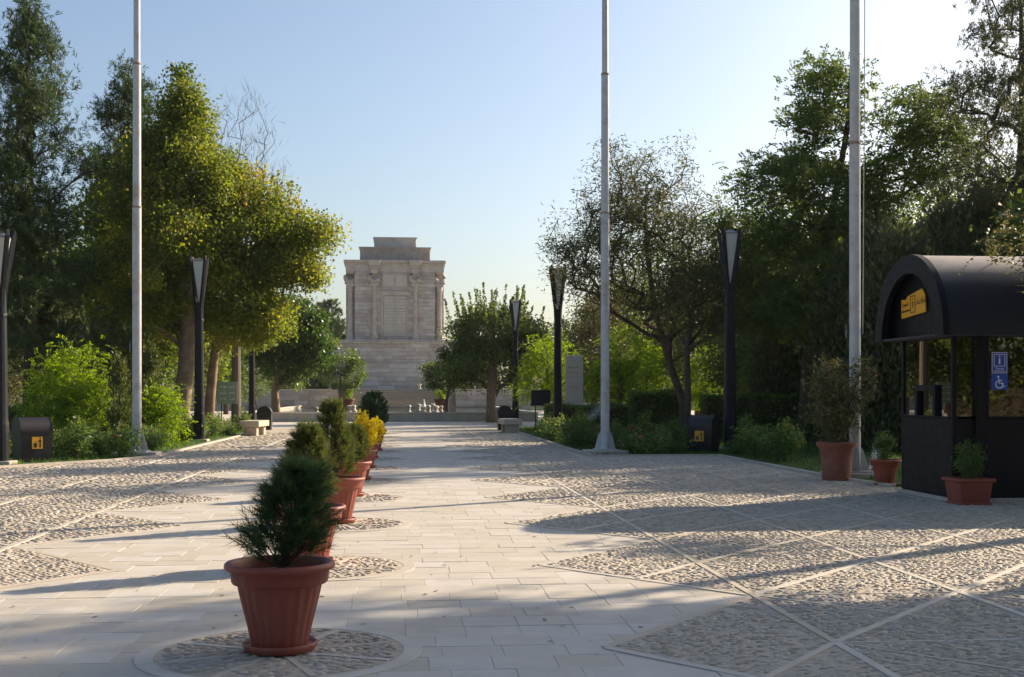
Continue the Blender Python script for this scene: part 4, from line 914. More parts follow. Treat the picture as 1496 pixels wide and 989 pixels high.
# large pot with oleander, kiosk planters
bp = thing('potted_oleander', 'tall oleander in a big weathered terracotta pot before the flagpole', 'potted plant', ground_at(1222, 702))
m = MB(); n = 16; m.rings([[(r*math.cos(2*math.pi*i/n)*(1+0.02*(i%2)), r*math.sin(2*math.pi*i/n)*(1+0.02*(i%2)), z) for i in range(n)] for r, z in ((.24,-.03),(.25,.03),(.27,.4),(.30,.58),(.355,.64),(.36,.70),(.31,.71),(.30,.60),(.02,.58))]); m.build('pot', M['terra2'], bp, smooth=True, angle=45)
leafy(bp, 21, 0.6, [((0,0,1.25),(0.42,0.42,0.5),46),((-0.05,0,1.85),(0.36,0.36,0.45),24),((0.5,0,1.75),(0.3,0.25,0.45),14)], LM['olive'], 34, 0.11, 0.13, 0.024, ground=(0,0,0.58), r0=0.014, flowers=(LM['pink'], 9, 0.035))
sp2 = thing('potted_shrub', 'small round pot with a shrub tucked at the kiosk corner', 'potted plant', ground_at(1293, 709)); round_pot(sp2, 0.82)
leafy(sp2, 22, 0.5, [((0,0,0.80),(0.20,0.2,0.28),26)], LM['dark'], 44, 0.06, 0.05, 0.03)
sq = thing('planter', 'square ribbed terracotta planter with a boxwood against the kiosk door', 'potted plant', (8.09, 17.03, 0.0), R(3)); sq.scale = (0.9, 0.85, 0.96)
m = MB(); n = 8
def sqring(w, z): return [(-w,-w,z),(w,-w,z),(w,w,z),(-w,w,z)]
m.rings([sqring(.235,.04),sqring(.27,.34)]); m.build('body', M['terra'], sq)
for i in range(11):
    x = -0.20 + i*0.04; m = MB(); m.rings([[(x-.010,-.237-.006,.07),(x+.010,-.243,.07),(x+.010,-.230,.07),(x-.010,-.230,.07)],[(x*1.12-.010,-.272,.32),(x*1.12+.010,-.272,.32),(x*1.12+.010,-.262,.32),(x*1.12-.010,-.262,.32)]]); m.build('rib', M['terra'], sq)
m = MB(); m.rings([sqring(.285,.341),sqring(.31,.36),sqring(.31,.40),sqring(.27,.401),sqring(.262,.37),sqring(.02,.365)]); m.build('rim', M['terra'], sq)
m = MB(); m.bbox(-.27,.27,-.27,.27,0.002,.038,.01); m.build('saucer', M['terra'], sq)
leafy(sq, 23, 0.4, [((0,0,.66),(0.24,0.22,0.26),36)], LM['rose'], 46, 0.06, 0.035, 0.022, ground=(0,0,.37))
# ------------------------------------------------------------------ named trees
def pine(name, label, loc, H, rbase, seed, lm='pine', group=None, crown0=0.2, tufts=9, lean=(0,0), needle=(0.20, 0.016)):
    r_ = np.random.default_rng(seed); t = thing(name, label, 'tree', loc, 0, group); sk = MB()
    tr = [(lean[0]*f, lean[1]*f, H*f) for f in (0, .25, .5, .75, 1.0)]; sk.tube(tr, [0.022*H*0.75, 0.018*H*.75, 0.013*H*.75, 0.007*H*.75, 0.02], 10)
    Q = []; D = []; TT = []; z = H*crown0
    while z < H*0.985:
        f = (z/H - crown0)/(1-crown0); ln = rbase*(0.55 + 0.45*min(1, f/0.18))*(1 - f)**0.62*1.05 + 0.18
        nb = r_.integers(4, 7)
        for k in range(nb):
            a = r_.uniform(0, 2*math.pi); l = ln*r_.uniform(0.55, 1.12); rise = 0.15 + 0.55*f + r_.normal(0, 0.1)
            b0 = np.array([lean[0]*z/H, lean[1]*z/H, z]); d = np.array([math.cos(a), math.sin(a), rise]); pts = [b0 + d*l*s + np.array([0,0,0.30*l*s*s]) for s in (0, .35, .7, 1)]
            sk.tube(pts, [0.012+0.013*l, 0.010*l+.006, 0.006*l+.004, 0.004], 5, False)
            nt2 = max(3, int(tufts*l/1.2)); tone = r_.normal(0.42, 0.2)
            for i in range(nt2):
                s = r_.uniform(0.28, 1.0); p = b0 + d*l*s + np.array([0,0,0.30*l*s*s]); sd = r_.normal(0, 1, 3); sd[2] = abs(sd[2])*0.6; tw = unit(d*0.8 + sd*0.8 + np.array([0,0,0.5])); tl = r_.uniform(0.15, 0.38)*(0.6+0.4*l/rbase)
                u = r_.uniform(0.1, 1, 32); Q.append(p + np.outer(u*tl, tw)); D.append(np.tile(tw, (32, 1))); TT.append(np.full(32, tone) + r_.normal(0, 0.15, 32))
        z += r_.uniform(0.22, 0.42)*H/14
    Q = np.concatenate(Q); D = np.concatenate(D); TT = np.concatenate(TT)
    sk.build('trunk', M['bark'], t, smooth=True); link('crown', poly_mesh('crown', needles_v(Q, D, needle[0], needle[1], r_, 0.65), 3, LM[lm], np.clip(TT, 0, 1)), t); return t
def bushy_pine(label, loc, H, r, seed, n=15):
    q = np.random.default_rng(seed); bl = []
    for i in range(n):
        f = (i+0.5)/n; a = i*2.4; rr = r*(1-f)**0.55*(0.75+0.35*q.uniform()); off = rr*0.45
        bl.append(((off*math.cos(a), off*math.sin(a), H*(0.2+0.78*f)), (rr*0.75+.15, rr*0.75+.15, H*0.045+.15), int(14+26*(1-f))))
    return make_tree('pine_tree', label, 'tree', loc, [(0,0,-.1),(0.1,0,H*.3),(0,0,H*.6),(0,0,H*.98)], [0.24,0.19,0.12,0.02], bl, LM['pine'], 'bark', seed, per=215, cl=0.30, L=0.20, Wd=0.027, flat=0.9, inner=0.2, tip=0.012, tuft=12)
bushy_pine('tallest dark pine rising behind the litter bin at the picture edge', at(42, 40), 14.3, 2.7, 31)
bushy_pine('dark pine whose top shows behind the plane trees by the flagpole', at(188, 50), 14.9, 2.8, 32)
# plane trees
pA = at(262, 43); pB = at(303, 44.5)
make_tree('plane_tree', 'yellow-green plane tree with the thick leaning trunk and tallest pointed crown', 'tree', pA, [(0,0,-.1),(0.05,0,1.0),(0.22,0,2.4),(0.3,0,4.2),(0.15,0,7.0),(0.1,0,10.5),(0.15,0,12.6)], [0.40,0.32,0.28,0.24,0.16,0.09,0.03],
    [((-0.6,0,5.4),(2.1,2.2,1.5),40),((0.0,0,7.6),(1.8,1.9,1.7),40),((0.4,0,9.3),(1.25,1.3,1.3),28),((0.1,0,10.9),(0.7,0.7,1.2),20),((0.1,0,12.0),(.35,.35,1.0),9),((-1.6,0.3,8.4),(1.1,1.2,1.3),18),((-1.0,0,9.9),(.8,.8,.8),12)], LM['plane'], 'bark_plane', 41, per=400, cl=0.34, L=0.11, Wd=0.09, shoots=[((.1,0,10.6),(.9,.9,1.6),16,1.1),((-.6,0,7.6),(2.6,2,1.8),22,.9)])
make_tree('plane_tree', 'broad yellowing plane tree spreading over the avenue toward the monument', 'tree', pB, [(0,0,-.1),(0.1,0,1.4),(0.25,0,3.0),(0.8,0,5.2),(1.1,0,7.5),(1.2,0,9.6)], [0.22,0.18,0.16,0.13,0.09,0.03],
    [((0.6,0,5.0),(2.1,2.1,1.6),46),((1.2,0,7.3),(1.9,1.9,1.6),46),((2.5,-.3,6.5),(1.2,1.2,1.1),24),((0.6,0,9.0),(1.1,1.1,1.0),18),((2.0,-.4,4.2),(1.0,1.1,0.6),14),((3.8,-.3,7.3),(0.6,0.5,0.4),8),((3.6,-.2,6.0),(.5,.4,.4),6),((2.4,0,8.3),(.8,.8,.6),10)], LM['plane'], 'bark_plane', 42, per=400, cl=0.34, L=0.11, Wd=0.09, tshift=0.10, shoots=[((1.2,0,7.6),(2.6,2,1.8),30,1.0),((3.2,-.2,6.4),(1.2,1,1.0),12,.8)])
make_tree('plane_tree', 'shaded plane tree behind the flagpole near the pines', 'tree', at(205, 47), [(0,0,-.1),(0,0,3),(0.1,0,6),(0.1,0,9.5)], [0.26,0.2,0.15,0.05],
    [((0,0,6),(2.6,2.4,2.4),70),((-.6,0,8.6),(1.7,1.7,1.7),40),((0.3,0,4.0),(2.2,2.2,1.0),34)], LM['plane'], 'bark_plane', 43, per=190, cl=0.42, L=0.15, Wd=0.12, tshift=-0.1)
# leafless tree
r_ = np.random.default_rng(50); T = blob_targets([((0,0,10.4),(1.5,1.2,2.6),70),((1.2,0,9.6),(1.0,1,1.6),26)], r_, 0.2)
sk, _ = skeleton([(0,0,-.1),(0,0,4),(0.1,0,7),(-0.05,0,9.2),(0.2,0,10.8)], [0.2,0.15,0.1,0.04,0.012], T, r_, 0.007, 0.4)
bt = thing('bare_tree', 'leafless tree whose grey twigs show above the yellowing plane', 'tree', at(345, 52)); sk.build('trunk', mat('grey_twig', (0.16, 0.13, 0.11), 0.95), bt)
tw_ = np.repeat(T, 8, axis=0) + r_.normal(0, 0.22, (len(T)*8, 3)); bt.scale = (1.1, 1.1, 1.14); link('twigs', poly_mesh('twigs', needles_v(tw_, np.tile([0,0,1.0], (len(tw_),1)), 0.5, 0.014, r_, 0.5), 3, sk and M['bark'], None), bt)['kind'] = 'stuff'
# trees by the pool
make_tree('dark_tree', 'dense dark green tree with a pale trunk at the pool corner', 'tree', at(404, 72), [(0,0,-.1),(-.05,0,.8),(-.1,0,1.6),(0.2,0,3.2),(0.7,0,5.5)], [0.30,0.26,0.22,0.16,0.05],
    [((0.5,0,3.6),(2.0,1.9,1.4),64),((0.9,0,5.6),(2.0,1.9,1.7),72),((2.1,0,4.5),(1.2,1.2,1.5),34)], LM['dark'], 'bark_pale', 51, per=95, cl=0.30, L=0.20, Wd=0.14)
make_tree('ball_tree', 'small clipped ball-shaped tree left of the stairs', 'tree', at(497, 104), [(0,0,-.1),(0.0,0,1.0),(0.1,0,2.2),(0.1,0,3.6)], [0.24,0.2,0.16,0.05],
    [((0.2,0,3.35),(1.95,1.9,1.75),110)], LM['dark'], 'bark_pale', 52, per=80, cl=0.26, L=0.17, Wd=0.09, tshift=0.22, inner=0.5)
make_tree('mulberry_tree', 'spreading mulberry with upright shoots and a pollarded trunk by the pool wall', 'tree', at(718, 67), [(0,0,-.1),(-.03,0,1.0),(0,0,1.9),(0.1,0,3.4),(0.1,0,5.2)], [0.34,0.25,0.28,0.2,0.06],
    [((0,0,3.2),(2.6,2.4,1.25),80),((0.2,0,4.7),(2.5,2.3,1.3),84),((-1.9,0,3.2),(1.2,1.2,1.1),28),((1.9,0,4.4),(1.4,1.3,1.3),28)], LM['mulb'], 'bark_pale', 53, per=120, cl=0.32, L=0.16, Wd=0.10, shoots=[((0.2,0,4.7),(2.9,2.4,1.25),84,1.75)])
make_tree('small_tree', 'low dark tree beside the stairs in front of the terrace wall', 'tree', at(652, 104), [(0,0,-.1),(0.05,0,.9),(0.3,0,2),(0.1,0,3.2)], [0.22,0.18,0.14,0.04],
    [((-.3,0,3.0),(1.7,1.6,1.25),56),((0.9,0,3.6),(1.2,1.2,1.2),26)], LM['mulb'], 'bark', 54, per=85, cl=0.30, L=0.2, Wd=0.13)
for px, lb in ((507, 'beside the ball-shaped tree'), (645, 'beside the low dark tree at the stairs')):
    t = thing('potted_shrub', 'yellowing shrub in a clay pot ' + lb, 'potted plant', at(px, 106)); round_pot(t, 2.0, mt='terra2'); leafy(t, px, 0.5, [((0,0,.75),(.28,.28,.30),14)], LM['bright'], 30, 0.08, 0.10, 0.05)
# bright young robinias
def drooping(name, label, loc, h, r, seed, lm='bright', n=70, per=150, **k):
    return make_tree(name, label, 'tree', loc, [(0,0,-.1),(0.03,0,h*.3),(0,0,h*.55),(0,0,h*.8)], [0.09,0.075,0.06,0.02], [((r*.1,0,h*.72),(r*.75,r*.8,h*.26),n//2),((-r*.35,0,h*.5),(r*.7,r*.7,h*.25),n//2),((r*.4,0,h*.45),(r*.65,r*.7,h*.22),n//3)], LM[lm], 'bark', seed, per=per, cl=0.24, L=0.085, Wd=0.042, droop=0.6, frond=0.34, **k)
drooping('drooping_robinia', 'bright green drooping tree behind the dark sign board and lamp', at(800, 55), 4.3, 1.25, 61)
drooping('young_robinia', 'bright sunlit green tree behind the flagpole of the sprinkler bed', at(905, 52), 4.4, 1.3, 62)
drooping('young_robinia', 'bright green tree behind the clipped hedge block', at(945, 58), 4.0, 1.4, 63)
drooping('young_robinia', 'lone bright green sapling seen between lamp and litter bin', at(1030, 62), 4.0, 1.3, 64)
drooping('young_robinia', 'bright green bushy robinia behind the litter bin with flowers', at(100, 36), 2.9, 1.1, 65, n=80, per=170)
drooping('young_robinia', 'low bright green robinia beside the flagpole by the plane trees', at(228, 36), 1.7, 0.7, 66, n=40)
drooping('young_robinia', 'bright green sapling in the gap behind the shaded lamp', at(1112, 60), 4.2, 1.3, 67)
# willow, robinia, pines of the shaded side
make_tree('willow_tree', 'thin-leaved brownish willow with many fine branches above the flagpole', 'tree', at(1000, 41), [(0,0,-.1),(-.05,0,1.3),(-.5,0,2.6),(-1.0,0,4.4),(-1.3,0,6.5),(-1.3,0,8.5)], [0.17,0.14,0.12,0.1,0.06,0.02],
    [((-1.5,0,5.8),(2.9,2.4,2.4),190),((-1.5,0,8.2),(2.1,1.8,1.9),130),((0.8,0,5.2),(2.0,1.9,2.0),90),((-3.4,0,6.2),(1.4,1.3,1.6),60),((0.6,0,7.2),(1.2,1.2,1.2),40)], LM['brown'], 'bark', 71, per=62, cl=0.25, L=0.17, Wd=0.035, tip=0.010, droop=0.3, inner=0.15)
make_tree('willow_tree', 'second willow trunk close beside the litter bin, its crown merging with the first', 'tree', at(1003, 38.5), [(0,0,-.1),(0.05,0,1.5),(0,0,3.0),(0.3,0,5)], [0.12,0.1,0.09,0.03],
    [((0.2,0,4.6),(1.6,1.6,1.5),40),((1.0,0,5.4),(1.4,1.4,1.3),30)], LM['brown'], 'bark', 72, per=80, cl=0.36, L=0.17, Wd=0.04, droop=0.3, inner=0.2)
make_tree('robinia_tree', 'tall open robinia with layered feathery boughs behind the kiosk flagpole', 'tree', at(1175, 39), [(0,0,-.1),(0.1,0,2.2),(0.3,0,4.5),(0.9,0,7.2),(1.4,0,10),(1.5,0,12)], [0.24,0.2,0.17,0.12,0.08,0.02],
    [((-0.9,0,8.3),(1.5,1.6,0.7),28),((-1.3,0,6.9),(1.5,1.5,0.7),28),((0.6,0,10.2),(1.2,1.2,0.8),26),((1.0,0,11.6),(0.9,0.9,0.7),18),((0.2,0,8.9),(1.2,1.2,0.6),18),((2.9,0,8.4),(1.5,1.5,0.9),32),((3.6,0,10.3),(1.3,1.3,0.9),30),((4.6,0,9.4),(1.3,1.2,0.9),26),((2.1,0,6.6),(1.7,1.6,1.0),34),((-1.9,0,5.6),(1.1,1.2,0.7),18),((0.0,0,5.4),(1.6,1.6,0.9),30),((0.6,-.4,4.2),(2.2,1.6,0.9),36),((-1.4,0,4.3),(1.5,1.5,.8),24),((1.9,-.3,5.2),(1.8,1.6,1.0),30),((1.5,-.3,8.1),(1.3,1.2,.8),22),((0.4,-.4,7.2),(1.3,1.2,.7),20)], LM['rob'], 'bark', 73, per=280, cl=0.36, L=0.11, Wd=0.055, flat=0.5, tip=0.011, frond=0.34)
make_tree('pine_tree', 'tall grey-green open pine at the picture edge above the kiosk', 'tree', at(1486, 36), [(0,0,-.1),(0.1,0,3),(0,0,6),(0.2,0,9.5),(0.1,0,13.5)], [0.28,0.24,0.19,0.13,0.04],
    [((0.1,0,12.3),(1.5,1.4,1.7),46),((-0.9,0,10.2),(1.3,1.3,0.8),30),((0.6,0,9.0),(1.9,1.7,1.0),40),((-1.2,0,7.4),(1.2,1.2,0.7),30),((0.6,0,6.0),(2.2,2.0,1.1),46),((-1.6,0,5.0),(1.3,1.3,.8),26)], LM['juni'], 'bark', 74, per=250, cl=0.34, L=0.16, Wd=0.026, flat=0.6, tshift=0.15, tuft=12)
def juniper(label, loc, H, r, seed, lm='juni', name='juniper_tree', group=None):
    r_ = np.random.default_rng(seed); t = thing(name, label, 'tree', loc, 0, group); n = int(260*r*H/4); f = r_.uniform(0.02, 1, n); a = r_.uniform(0, 2*math.pi, n)
    rr = r*(np.clip(1.12 - f, 0, 1)**0.55)*r_.uniform(0.45, 1.0, n)**0.5*(1+0.15*np.sin(3*a+seed)+0.15*np.sin(8*f+a))
    P = np.stack([rr*np.cos(a), rr*np.sin(a), 0.15 + f*H*0.95], 1); sk = MB(); sk.tube([(0,0,-.1),(0,0,H*.5),(0,0,H*.95)], [0.05*r+.04, 0.03*r+.02, 0.01], 7)
    for i in range(0, n, 5): sk.tube([(0,0,max(0.1,P[i,2]-rr[i]*0.7)), P[i]], [0.02, 0.006], 4, False)
    k = 34; C = np.repeat(P, k, axis=0) + r_.normal(0, 1, (n*k, 3))*(0.13*r**.5, 0.13*r**.5, 0.24*r**.5); D = unit(np.stack([np.cos(a)*.4, np.sin(a)*.4, np.ones(n)], 1)); D = np.repeat(D, k, axis=0)
    tint = np.clip(np.repeat(r_.normal(0.45, 0.2, n), k) + r_.normal(0, .13, n*k), 0, 1)
    sk.build('trunk', M['bark'], t, smooth=True); link('crown', poly_mesh('crown', leaves_v(C, 0.19*r**.4, 0.07*r**.4, r_, dirs=D), 4, LM[lm], tint), t); return t
juniper('broad dark juniper behind the kiosk flagpole', at(1318, 33), 5.6, 1.5, 81)
juniper('dark juniper in the shade between the lamp and the oleander pot', at(1165, 44), 5.2, 1.7, 82)
juniper('dark juniper rising behind the kiosk roof', at(1400, 36), 6.9, 2.1, 83)
juniper('dark olive juniper filling the gap behind the kiosk gable', at(1278, 37), 6.4, 1.9, 88)
juniper('tall dark juniper between the robinia and the kiosk flagpole', at(1225, 43), 7.4, 2.2, 89)
juniper('narrow cypress shrub beside the bright robinia and flagpole', at(175, 34.5), 2.6, 0.32, 84, 'thuja', 'cypress_shrub')
juniper('narrow cypress shrub just past the flagpole', at(220, 36.5), 2.9, 0.40, 85, 'thuja', 'cypress_shrub')
# olive shrubs behind the bright robinia
make_tree('olive_tree', 'grey-olive shrubby tree behind the bright robinia', 'tree', at(140, 44), [(0,0,-.1),(0,0,1.4),(0.1,0,3)], [0.1,0.08,0.03], [((0,0,2.7),(1.5,1.4,1.5),60)], LM['olive'], 'bark', 86, per=80, cl=0.3, L=0.13, Wd=0.045)
# trees beyond the picture edge: one hangs a bough over the kiosk roof, all shade the plaza
make_tree('robinia_tree', 'robinia bough hanging over the kiosk roof from beyond the picture edge', 'tree', (14.8, 17.8, 0), [(0,0,-.1),(0,0,3),(-.1,0,5.2),(0,0,8),(0,0,11)], [0.22,0.18,0.15,0.1,0.03],
    [((0,-.1,10.2),(2.3,2.2,1.6),150),((-3.0,-.3,5.2),(0.5,0.5,0.2),3),((-4.4,-.8,4.4),(0.5,0.4,0.25),4),((-5.6,-1.0,3.75),(0.55,0.3,0.22),7)], LM['olive'], 'bark', 87, per=240, cl=0.28, L=0.075, Wd=0.035, flat=0.6, frond=0.24)
for i, (x, y, h) in enumerate(((13.0, 12.6, 9.0), (15.6, 16.3, 11.4), (10.8, 9.4, 7.0), (16.8, 27.5, 7.2), (19.5, 31.5, 8.8))):
    make_tree('robinia_tree', ('robinia beyond the picture edge shading the near slabs', 'small-crowned robinia beyond the picture edge beside the kiosk bough tree', 'robinia closest to the camera beyond the picture edge', 'robinia behind the kiosk beyond the picture edge', 'tall robinia farthest behind the kiosk beyond the picture edge')[i], 'tree', (x, y, 0), [(0,0,-.1),(0,0,h*.35),(0.2,0,h*.6),(0,0,h*.9)], [0.2,0.16,0.1,0.03], [((0,0,h*.72),(2.3,2.1,h*.24),110) if i != 1 else ((0,0,8.9),(1.7,1.3,1.1),80)], LM['rob'], 'bark', 90+i, per=170, cl=0.42, L=0.2, Wd=0.12, flat=0.6)

# ------------------------------------------------------------------ woods behind: four kinds, many individuals
kinds = []
for i, (lm, bk, L, Wd, cl, per, h) in enumerate((('rob','bark',.18,.09,.5,90,10),('plane','bark',.22,.17,.5,90,10),('mulb','bark',.22,.14,.5,90,9),('olive','bark',.18,.07,.5,90,8))):
    kinds.append((lambda i=i, lm=lm, bk=bk, L=L, Wd=Wd, cl=cl, per=per, h=h: (lambda label, loc: make_tree('garden_tree', label, 'tree', loc, [(0,0,-.1),(0,0,h*.3),(.2,0,h*.55),(0,0,h*.85)], [.22,.18,.12,.04], [((0,0,h*.5),(h*.26,h*.26,h*.24),60),((.3,0,h*.74),(h*.22,h*.22,h*.22),46),((-.4,.2,h*.28),(h*.2,h*.2,h*.12),26)], LM[lm], bk, 100+i, per=per, cl=cl, L=L, Wd=Wd)))())
NAMES = ['feathery dark green', 'yellow-green broadleaf', 'dense green broadleaf', 'grey-olive']
bgspots = [  # px, distance, scale, kind
 (-30,60,1.1,0),(40,66,1.2,2),(95,62,.95,3),(150,70,1.15,0),(215,72,1.1,2),(270,80,1.1,1),(330,92,.95,2),(372,98,.8,0),(60,90,1.3,0),(190,98,1.3,2),(310,120,1.1,0),(420,118,.75,2),(-60,48,1.0,0),(0,54,.8,3),
 (868,62,.85,3),(900,76,1.0,2),(960,72,1.1,0),(1020,74,1.1,3),(1075,58,.95,2),(1130,54,1.0,0),(1150,72,1.2,1),(1215,52,1.0,2),(1270,60,1.2,0),(1330,50,1.1,2),(1400,58,1.25,0),(1460,50,1.2,2),(1530,56,1.3,0),(1090,90,1.2,2),(990,98,1.2,2),(880,110,1.05,0),(1230,84,1.3,3),(1350,80,1.4,2),(1480,78,1.4,0),(1560,46,1.1,2),(845,96,.8,2),(800,130,.8,0),(760,150,.7,2)]
MARKS = ((-45,'the lamp cut by the picture edge'),(42,'the tallest pine'),(100,'the bright bushy robinia'),(175,'the narrow cypress shrub'),(205,'the flagpole by the plane trees'),(268,'the thick plane trunk'),(332,'the green garden sign'),(372,'the lamp beside the green sign'),(420,'the dark tree at the pool corner'),
 (760,'the mulberry tree'),(800,'the drooping bright robinia'),(845,'the pale stone panel'),(885,'the sprinkler-bed flagpole'),(960,'the clipped hedge block'),(1010,'the willow trunks'),(1070,'the shaded lamp'),(1140,'the robinia trunk'),(1222,'the oleander pot'),(1270,'the kiosk flagpole'),(1330,'the kiosk gable'),(1400,'the kiosk roof'),(1465,'the blue kiosk stickers'),(1545,'the kiosk beyond the picture edge'))
first = {}; seen_lab = {}
for px, Z, s, k in sorted(bgspots, key=lambda q: q[1]):
    side = 'behind the plane trees and pines' if px < 500 else 'behind the hedges and willow'
    mk = min(MARKS, key=lambda q: abs(q[0]-px))[1]; c_ = seen_lab.get((k, mk), 0); seen_lab[(k, mk)] = c_ + 1
    lab = NAMES[k] + ' tree standing ' + ('behind ', 'farther behind ', 'farthest behind ')[c_] + mk; grp = NAMES[k] + ' garden trees ' + side
    if k not in first: t = kinds[k](lab, at(px, Z)); first[k] = t; t['group'] = grp; t.scale = (s, s, s*0.95)
    else: place(first[k], at(px, Z), random.uniform(0, 6.28), s*random.uniform(.92, 1.08), lab, grp)
for i, (x, y, s, k) in enumerate(((-16,-9,1.1,0),(-8,-14,1.0,2),(-2,-17,.9,1),(5,-15,1.05,2),(12,-11,1.1,0),(17,-4,1.0,2),(-20,0,1.1,2),(-17,9,1.0,0),(19,-7,1.1,1),(22.5,-4,1.1,0),(20.5,2,1.0,2),(26,-9,1.2,2))):  # unseen ring added to darken camera-facing shade and kiosk glass reflections
    place(first[k], (x, y, 0), i*1.3, s, NAMES[k] + ' tree out of view, %s of the ring added behind the camera' % ORD[i], 'unseen trees added behind the camera')
far = pine('far_conifer', 'dark conifer far behind the pool, beside the monument base', at(484, 165), 14.0, 3.2, 120, tufts=5, crown0=0.1, group='conifers beside the monument', needle=(.4, .05))
for px, Z, s in ((470,170,1.0),(496,176,.86),(455,168,.9),(440,175,1.0),(668,180,.72),(690,175,.85),(715,172,.8),(820,150,.75),(420,160,.9)):
    place(far, at(px, Z), px*1.0, s, {470:'dark conifer second nearest the monument base',496:'dark conifer closest against the monument base',455:'dark conifer third from the monument base',440:'dark conifer fourth from the monument base',420:'dark conifer behind the dark pool-corner tree',668:'dark conifer just past the monument behind the mulberry',690:'dark conifer behind the mulberry crown',715:'dark conifer directly behind the mulberry trunk',820:'dark conifer behind the pale stone panel'}[px], 'conifers beside the monument' if px < 560 else 'conifers behind the mulberry')

# ------------------------------------------------------------------ hedges
def hedge(label, loc, w, d, h, rz, seed, lm='rose', dens=900):
    r_ = np.random.default_rng(seed); t = thing('hedge', label, 'hedge', loc, rz); n = int(dens*(w*d + 2*h*(w+d))*1.0)
    P = r_.uniform(-.5, .5, (n, 3)); ax = r_.choice(3, n, p=np.array([h*d, h*w, w*d*.8])/(h*d+h*w+w*d*.8)); sgn = np.where(r_.uniform(size=n) < .5, -1, 1)
    for a in range(3): k = ax == a; P[k, a] = 0.5*sgn[k]
    P[(ax == 2), 2] = 0.5
    P = P*(w, d, h) + r_.normal(0, .035, (n, 3)) + (0, 0, h/2); P[:,2] += 0.04*np.sin(P[:,0]*3)
    m = MB(); m.box(-w/2+.06, w/2-.06, -d/2+.06, d/2-.06, -.03, h-.08); m.build('branches', M['bark'], t)
    link('foliage', poly_mesh('foliage', leaves_v(P, .09, .055, r_), 4, LM[lm], np.clip(r_.normal(.4,.25,n),0,1)), t)
hedge('tall clipped hedge block behind the willow trunks', at(960, 45), 1.9, 1.2, 1.62, R(-4), 131)
hedge('long low clipped hedge behind the sprinkler bed', at(872, 47), 3.9, .8, 1.1, R(-3), 132)
hedge('long dark clipped hedge between the lamp and the oleander pot', at(1160, 42), 6.2, 1.0, 1.5, R(-5), 133, dens=600)
hedge('dark clipped hedge behind the kiosk', at(1300, 40), 4.0, 1.0, 1.6, R(-5), 134, dens=600)
hedge('dark clipped hedge behind the bright robinia and cypress shrubs', at(100, 46), 7.5, .9, 1.0, R(4), 135, dens=450)

hedge('long tall unseen hedge added behind the camera to darken the kiosk glass reflections', (20, -9, 0), 30, 1.2, 2.6, R(8), 136, dens=90)  # out-of-view hedge added so the kiosk panes reflect dark green
# ------------------------------------------------------------------ flower beds
def rose(seed, h, r, fl):
    t = thing('rose_bush', '', 'rose bush', (0,0,0)); leafy(t, seed, 0, [((0,0,h*.55),(r,r,h*.45),24)], LM['rose'], 46, .085, .065, .045, ground=(0,0,.0), r0=.008, flowers=fl); return t
protos = [rose(141, .75, .42, (LM['red'], 5, .06)), rose(142, .55, .45, (LM['red'], 9, .06)), rose(143, .9, .40, None), rose(144, .45, .5, (LM['pink'], 4, .05))]
ri = random.Random(3); used = set()
bins_at = [ground_at(1028, 662), ground_at(47, 676), ground_at(884, 664)]
def roses(pts, label, grp):
    c_ = 0
    for (x, y) in sorted(pts, key=lambda q: q[1] + 0.01*q[0]):
        if any(abs(px_of((x, y))[0] - px_of(b)[0]) < 48 and px_of((x, y))[1] < px_of(b)[1] + 0.7 for b in bins_at): continue
        k = ri.randrange(4); s = ri.uniform(.75, 1.2); lab = label % ORD[c_]; c_ += 1
        if k not in used: used.add(k); t = protos[k]; t.location = (x, y, .02); t.scale = (s,s,s); t['label'] = lab; t['group'] = grp
        else: place(protos[k], (x, y, .02), ri.uniform(0, 6), s, lab, grp)
R1 = [(5.55+.6*j+ri.uniform(-.2,.2), 31.4+ri.uniform(-.25,.25)+.8*i) for i in range(4) for j in range(1 if i > 2 else 5)]
roses(R1, 'low rose bush of the sprinkler bed by the flagpole, %s closest to the plaza', 'rose bushes of the sprinkler bed')
roses([(5.0+ri.uniform(0,.8), y+ri.uniform(-.3,.3)) for y in np.arange(34.5, 46, .9)], 'shaded rose bush on the bed edge toward the far lamp, %s from the plaza', 'rose bushes along the shaded edge')
roses([(8.35+ri.uniform(0,.6), y) for y in (29.6, 28.8, 28.0, 27.3, 30.4, 31)], 'rose bush at the lawn corner beside the shaded lamp, %s from the kiosk', 'rose bushes at the lawn corner')
roses([(-7.0-.55*j+ri.uniform(-.2,.2)-(0.5 if i else 0), 30.6-.75*j+.8*i+ri.uniform(-.2,.2)) for i in range(3) for j in range(4)], 'flowering rose bush between litter bin and flagpole, %s from the bin', 'rose bushes by the litter bin')
roses([(-6.6-ri.uniform(0,.9), y) for y in np.arange(32.6, 45.5, .75)], 'flowering rose bush on the sunny edge before the plane trunks, %s from the flagpole', 'rose bushes along the sunny edge')
roses([(-6.5-ri.uniform(0,.7), y) for y in np.arange(46, 53, 1.2)], 'low rose bush around the green garden sign, %s from the bench', 'rose bushes around the sign')
for k in range(4):
    if k not in used:
        for ch in list(protos[k].children): bpy.data.objects.remove(ch)
        bpy.data.objects.remove(protos[k])
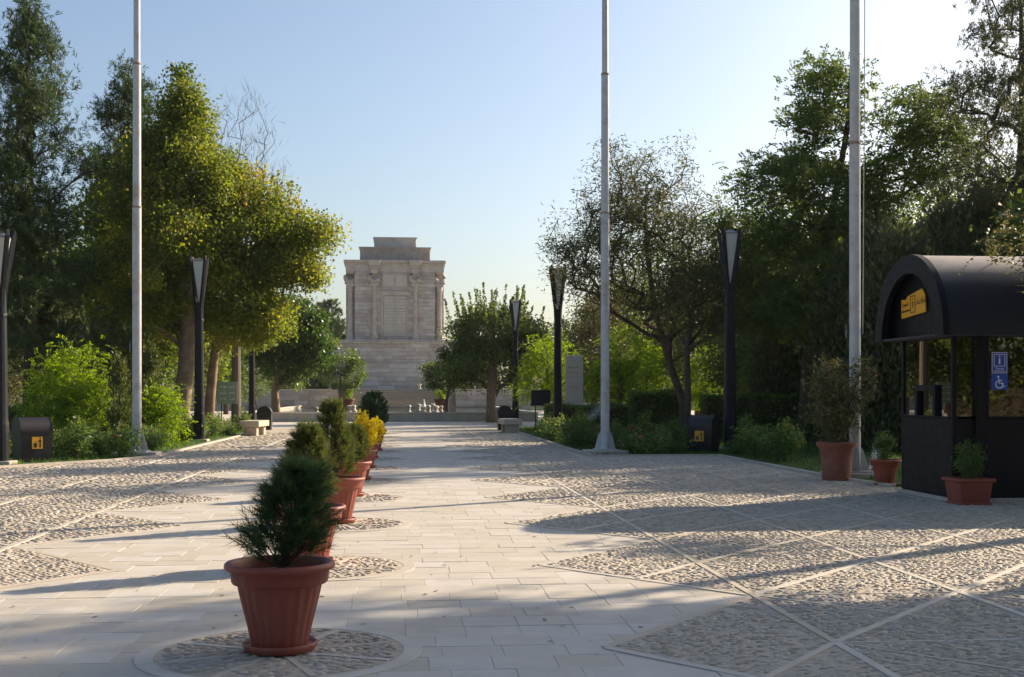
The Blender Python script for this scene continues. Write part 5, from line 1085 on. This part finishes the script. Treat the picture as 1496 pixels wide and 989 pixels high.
# grass on the lawns
n = 70000; gx = np.concatenate([rng.uniform(4.9, 16, n//2), rng.uniform(-16, -6.3, n//2)]); gy = np.concatenate([rng.uniform(20.7, 56, n//2), rng.uniform(27, 56, n//2)])
LR = [(8.25,20.7),(15,18.1),(45,18),(45,57),(4.85,57),(4.85,30.85),(8.2,30.7)]; LLp = [(-6.25,56.9),(-45,57),(-45,24.2),(-15,25),(-8.8,27.3),(-6.95,29.9),(-6.3,31.6),(-6.25,38)]
k = inside(LR, gx, gy) | inside(LLp, gx, gy); gx, gy = gx[k], gy[k]; P = np.stack([gx, gy, np.full(len(gx), .025)], 1)
tag(link('grass', poly_mesh('grass', needles_v(P, np.tile([0,0,1.0], (len(P),1)), .11, .022, rng, .45), 3, LM['grass'], np.clip(rng.normal(.45,.2,len(P)),0,1))), 'short green lawn grass in the garden beds', 'grass', kind='stuff')
# sprinklers
def spray(p0, p1, w, n, seed, label):
    r_ = np.random.default_rng(seed); p0, p1 = np.array(p0), np.array(p1); t = r_.uniform(0, 1, n)**.8; c = p0 + np.outer(t, p1-p0); c[:,2] -= 0.25*t*t*np.linalg.norm(p1-p0)*.3
    c += r_.normal(0, 1, (n,3))*w*(0.08+t)[:,None]; s = r_.uniform(.003,.0075,(n,1)); o = np.array([[0,0,1],[.94,0,-.33],[-.47,.82,-.33],[-.47,-.82,-.33]])
    V = (c[:,None] + o[None]*s[:,None]).reshape(-1,3); f = np.array([[0,1,2],[0,2,3],[0,3,1],[1,3,2]]); F = (f[None] + (np.arange(n)*4)[:,None,None]).reshape(-1,3)
    o_ = tag(link('water_spray', idx_mesh('water_spray', V, [F], M['drop'], False)), label, 'water spray', kind='stuff')
a = at(838, 38, .35); b_ = at(884, 38, hz(588, 38)); spray(a, b_, .10, 5000, 151, 'thin jet of sprinkler water rising toward the flagpole')
a = at(925, 33.5, hz(660, 33.5)); b_ = at(1002, 34.5, hz(628, 34.5)); spray(a, b_, .13, 5000, 152, 'low fan of sprinkler water over the roses')
a = at(1268, 23.5, hz(690, 23.5)); b_ = at(1290, 24.5, hz(640, 24.5)); spray(a, b_, .08, 2000, 153, 'small sprinkler jet behind the pot at the kiosk corner')
# fallen leaves on the slabs
n = 420; fx = rng.uniform(-4, 8, n); fy = 6.5 + rng.uniform(0, 1, n)**1.6*26; P = np.stack([fx, fy, np.full(n, .006)], 1)
k = np.abs(fx-AX) < TIP + 0.6; P = P[k]; D = rng.normal(0, 1, (len(P),3))*(1,1,.12)
a_ = unit(D); b2 = unit(np.cross(a_, np.tile([0,0,1.0],(len(P),1)))); l = rng.uniform(.012,.035,(len(P),1)); V = np.stack([P-a_*l, P+b2*l*.5+(0,0,.004), P+a_*l, P-b2*l*.5], 1).reshape(-1,3); V[:,2] = np.maximum(V[:,2], .004)
tag(link('fallen_leaves', poly_mesh('fallen_leaves', V, 4, LM['dry'], rng.uniform(0,1,len(P)))), 'small dry fallen leaves scattered over the pale slabs', 'leaves', kind='stuff')
print('tris', sum(len(o.data.loops) - 2*len(o.data.polygons) for o in {o.data: o for o in bpy.data.objects if o.type == 'MESH'}.values()))

# ------------------------------------------------------------------ thin summer haze
hm = bpy.data.materials.new('haze_air'); hm.use_nodes = True; N = hm.node_tree.nodes; N.remove(N['Principled BSDF'])
pv = N.new('ShaderNodeVolumePrincipled'); pv.inputs['Color'].default_value = (0.93, 0.95, 1.0, 1); pv.inputs['Density'].default_value = 0.00012; pv.inputs['Anisotropy'].default_value = 0.3
hm.node_tree.links.new(pv.outputs[0], N['Material Output'].inputs['Volume'])
tag(MB().box(-260, 260, -60, 290, -1.1, 26.0).build('haze', hm), 'thin pale haze in the air over the whole garden', 'haze', kind='stuff')
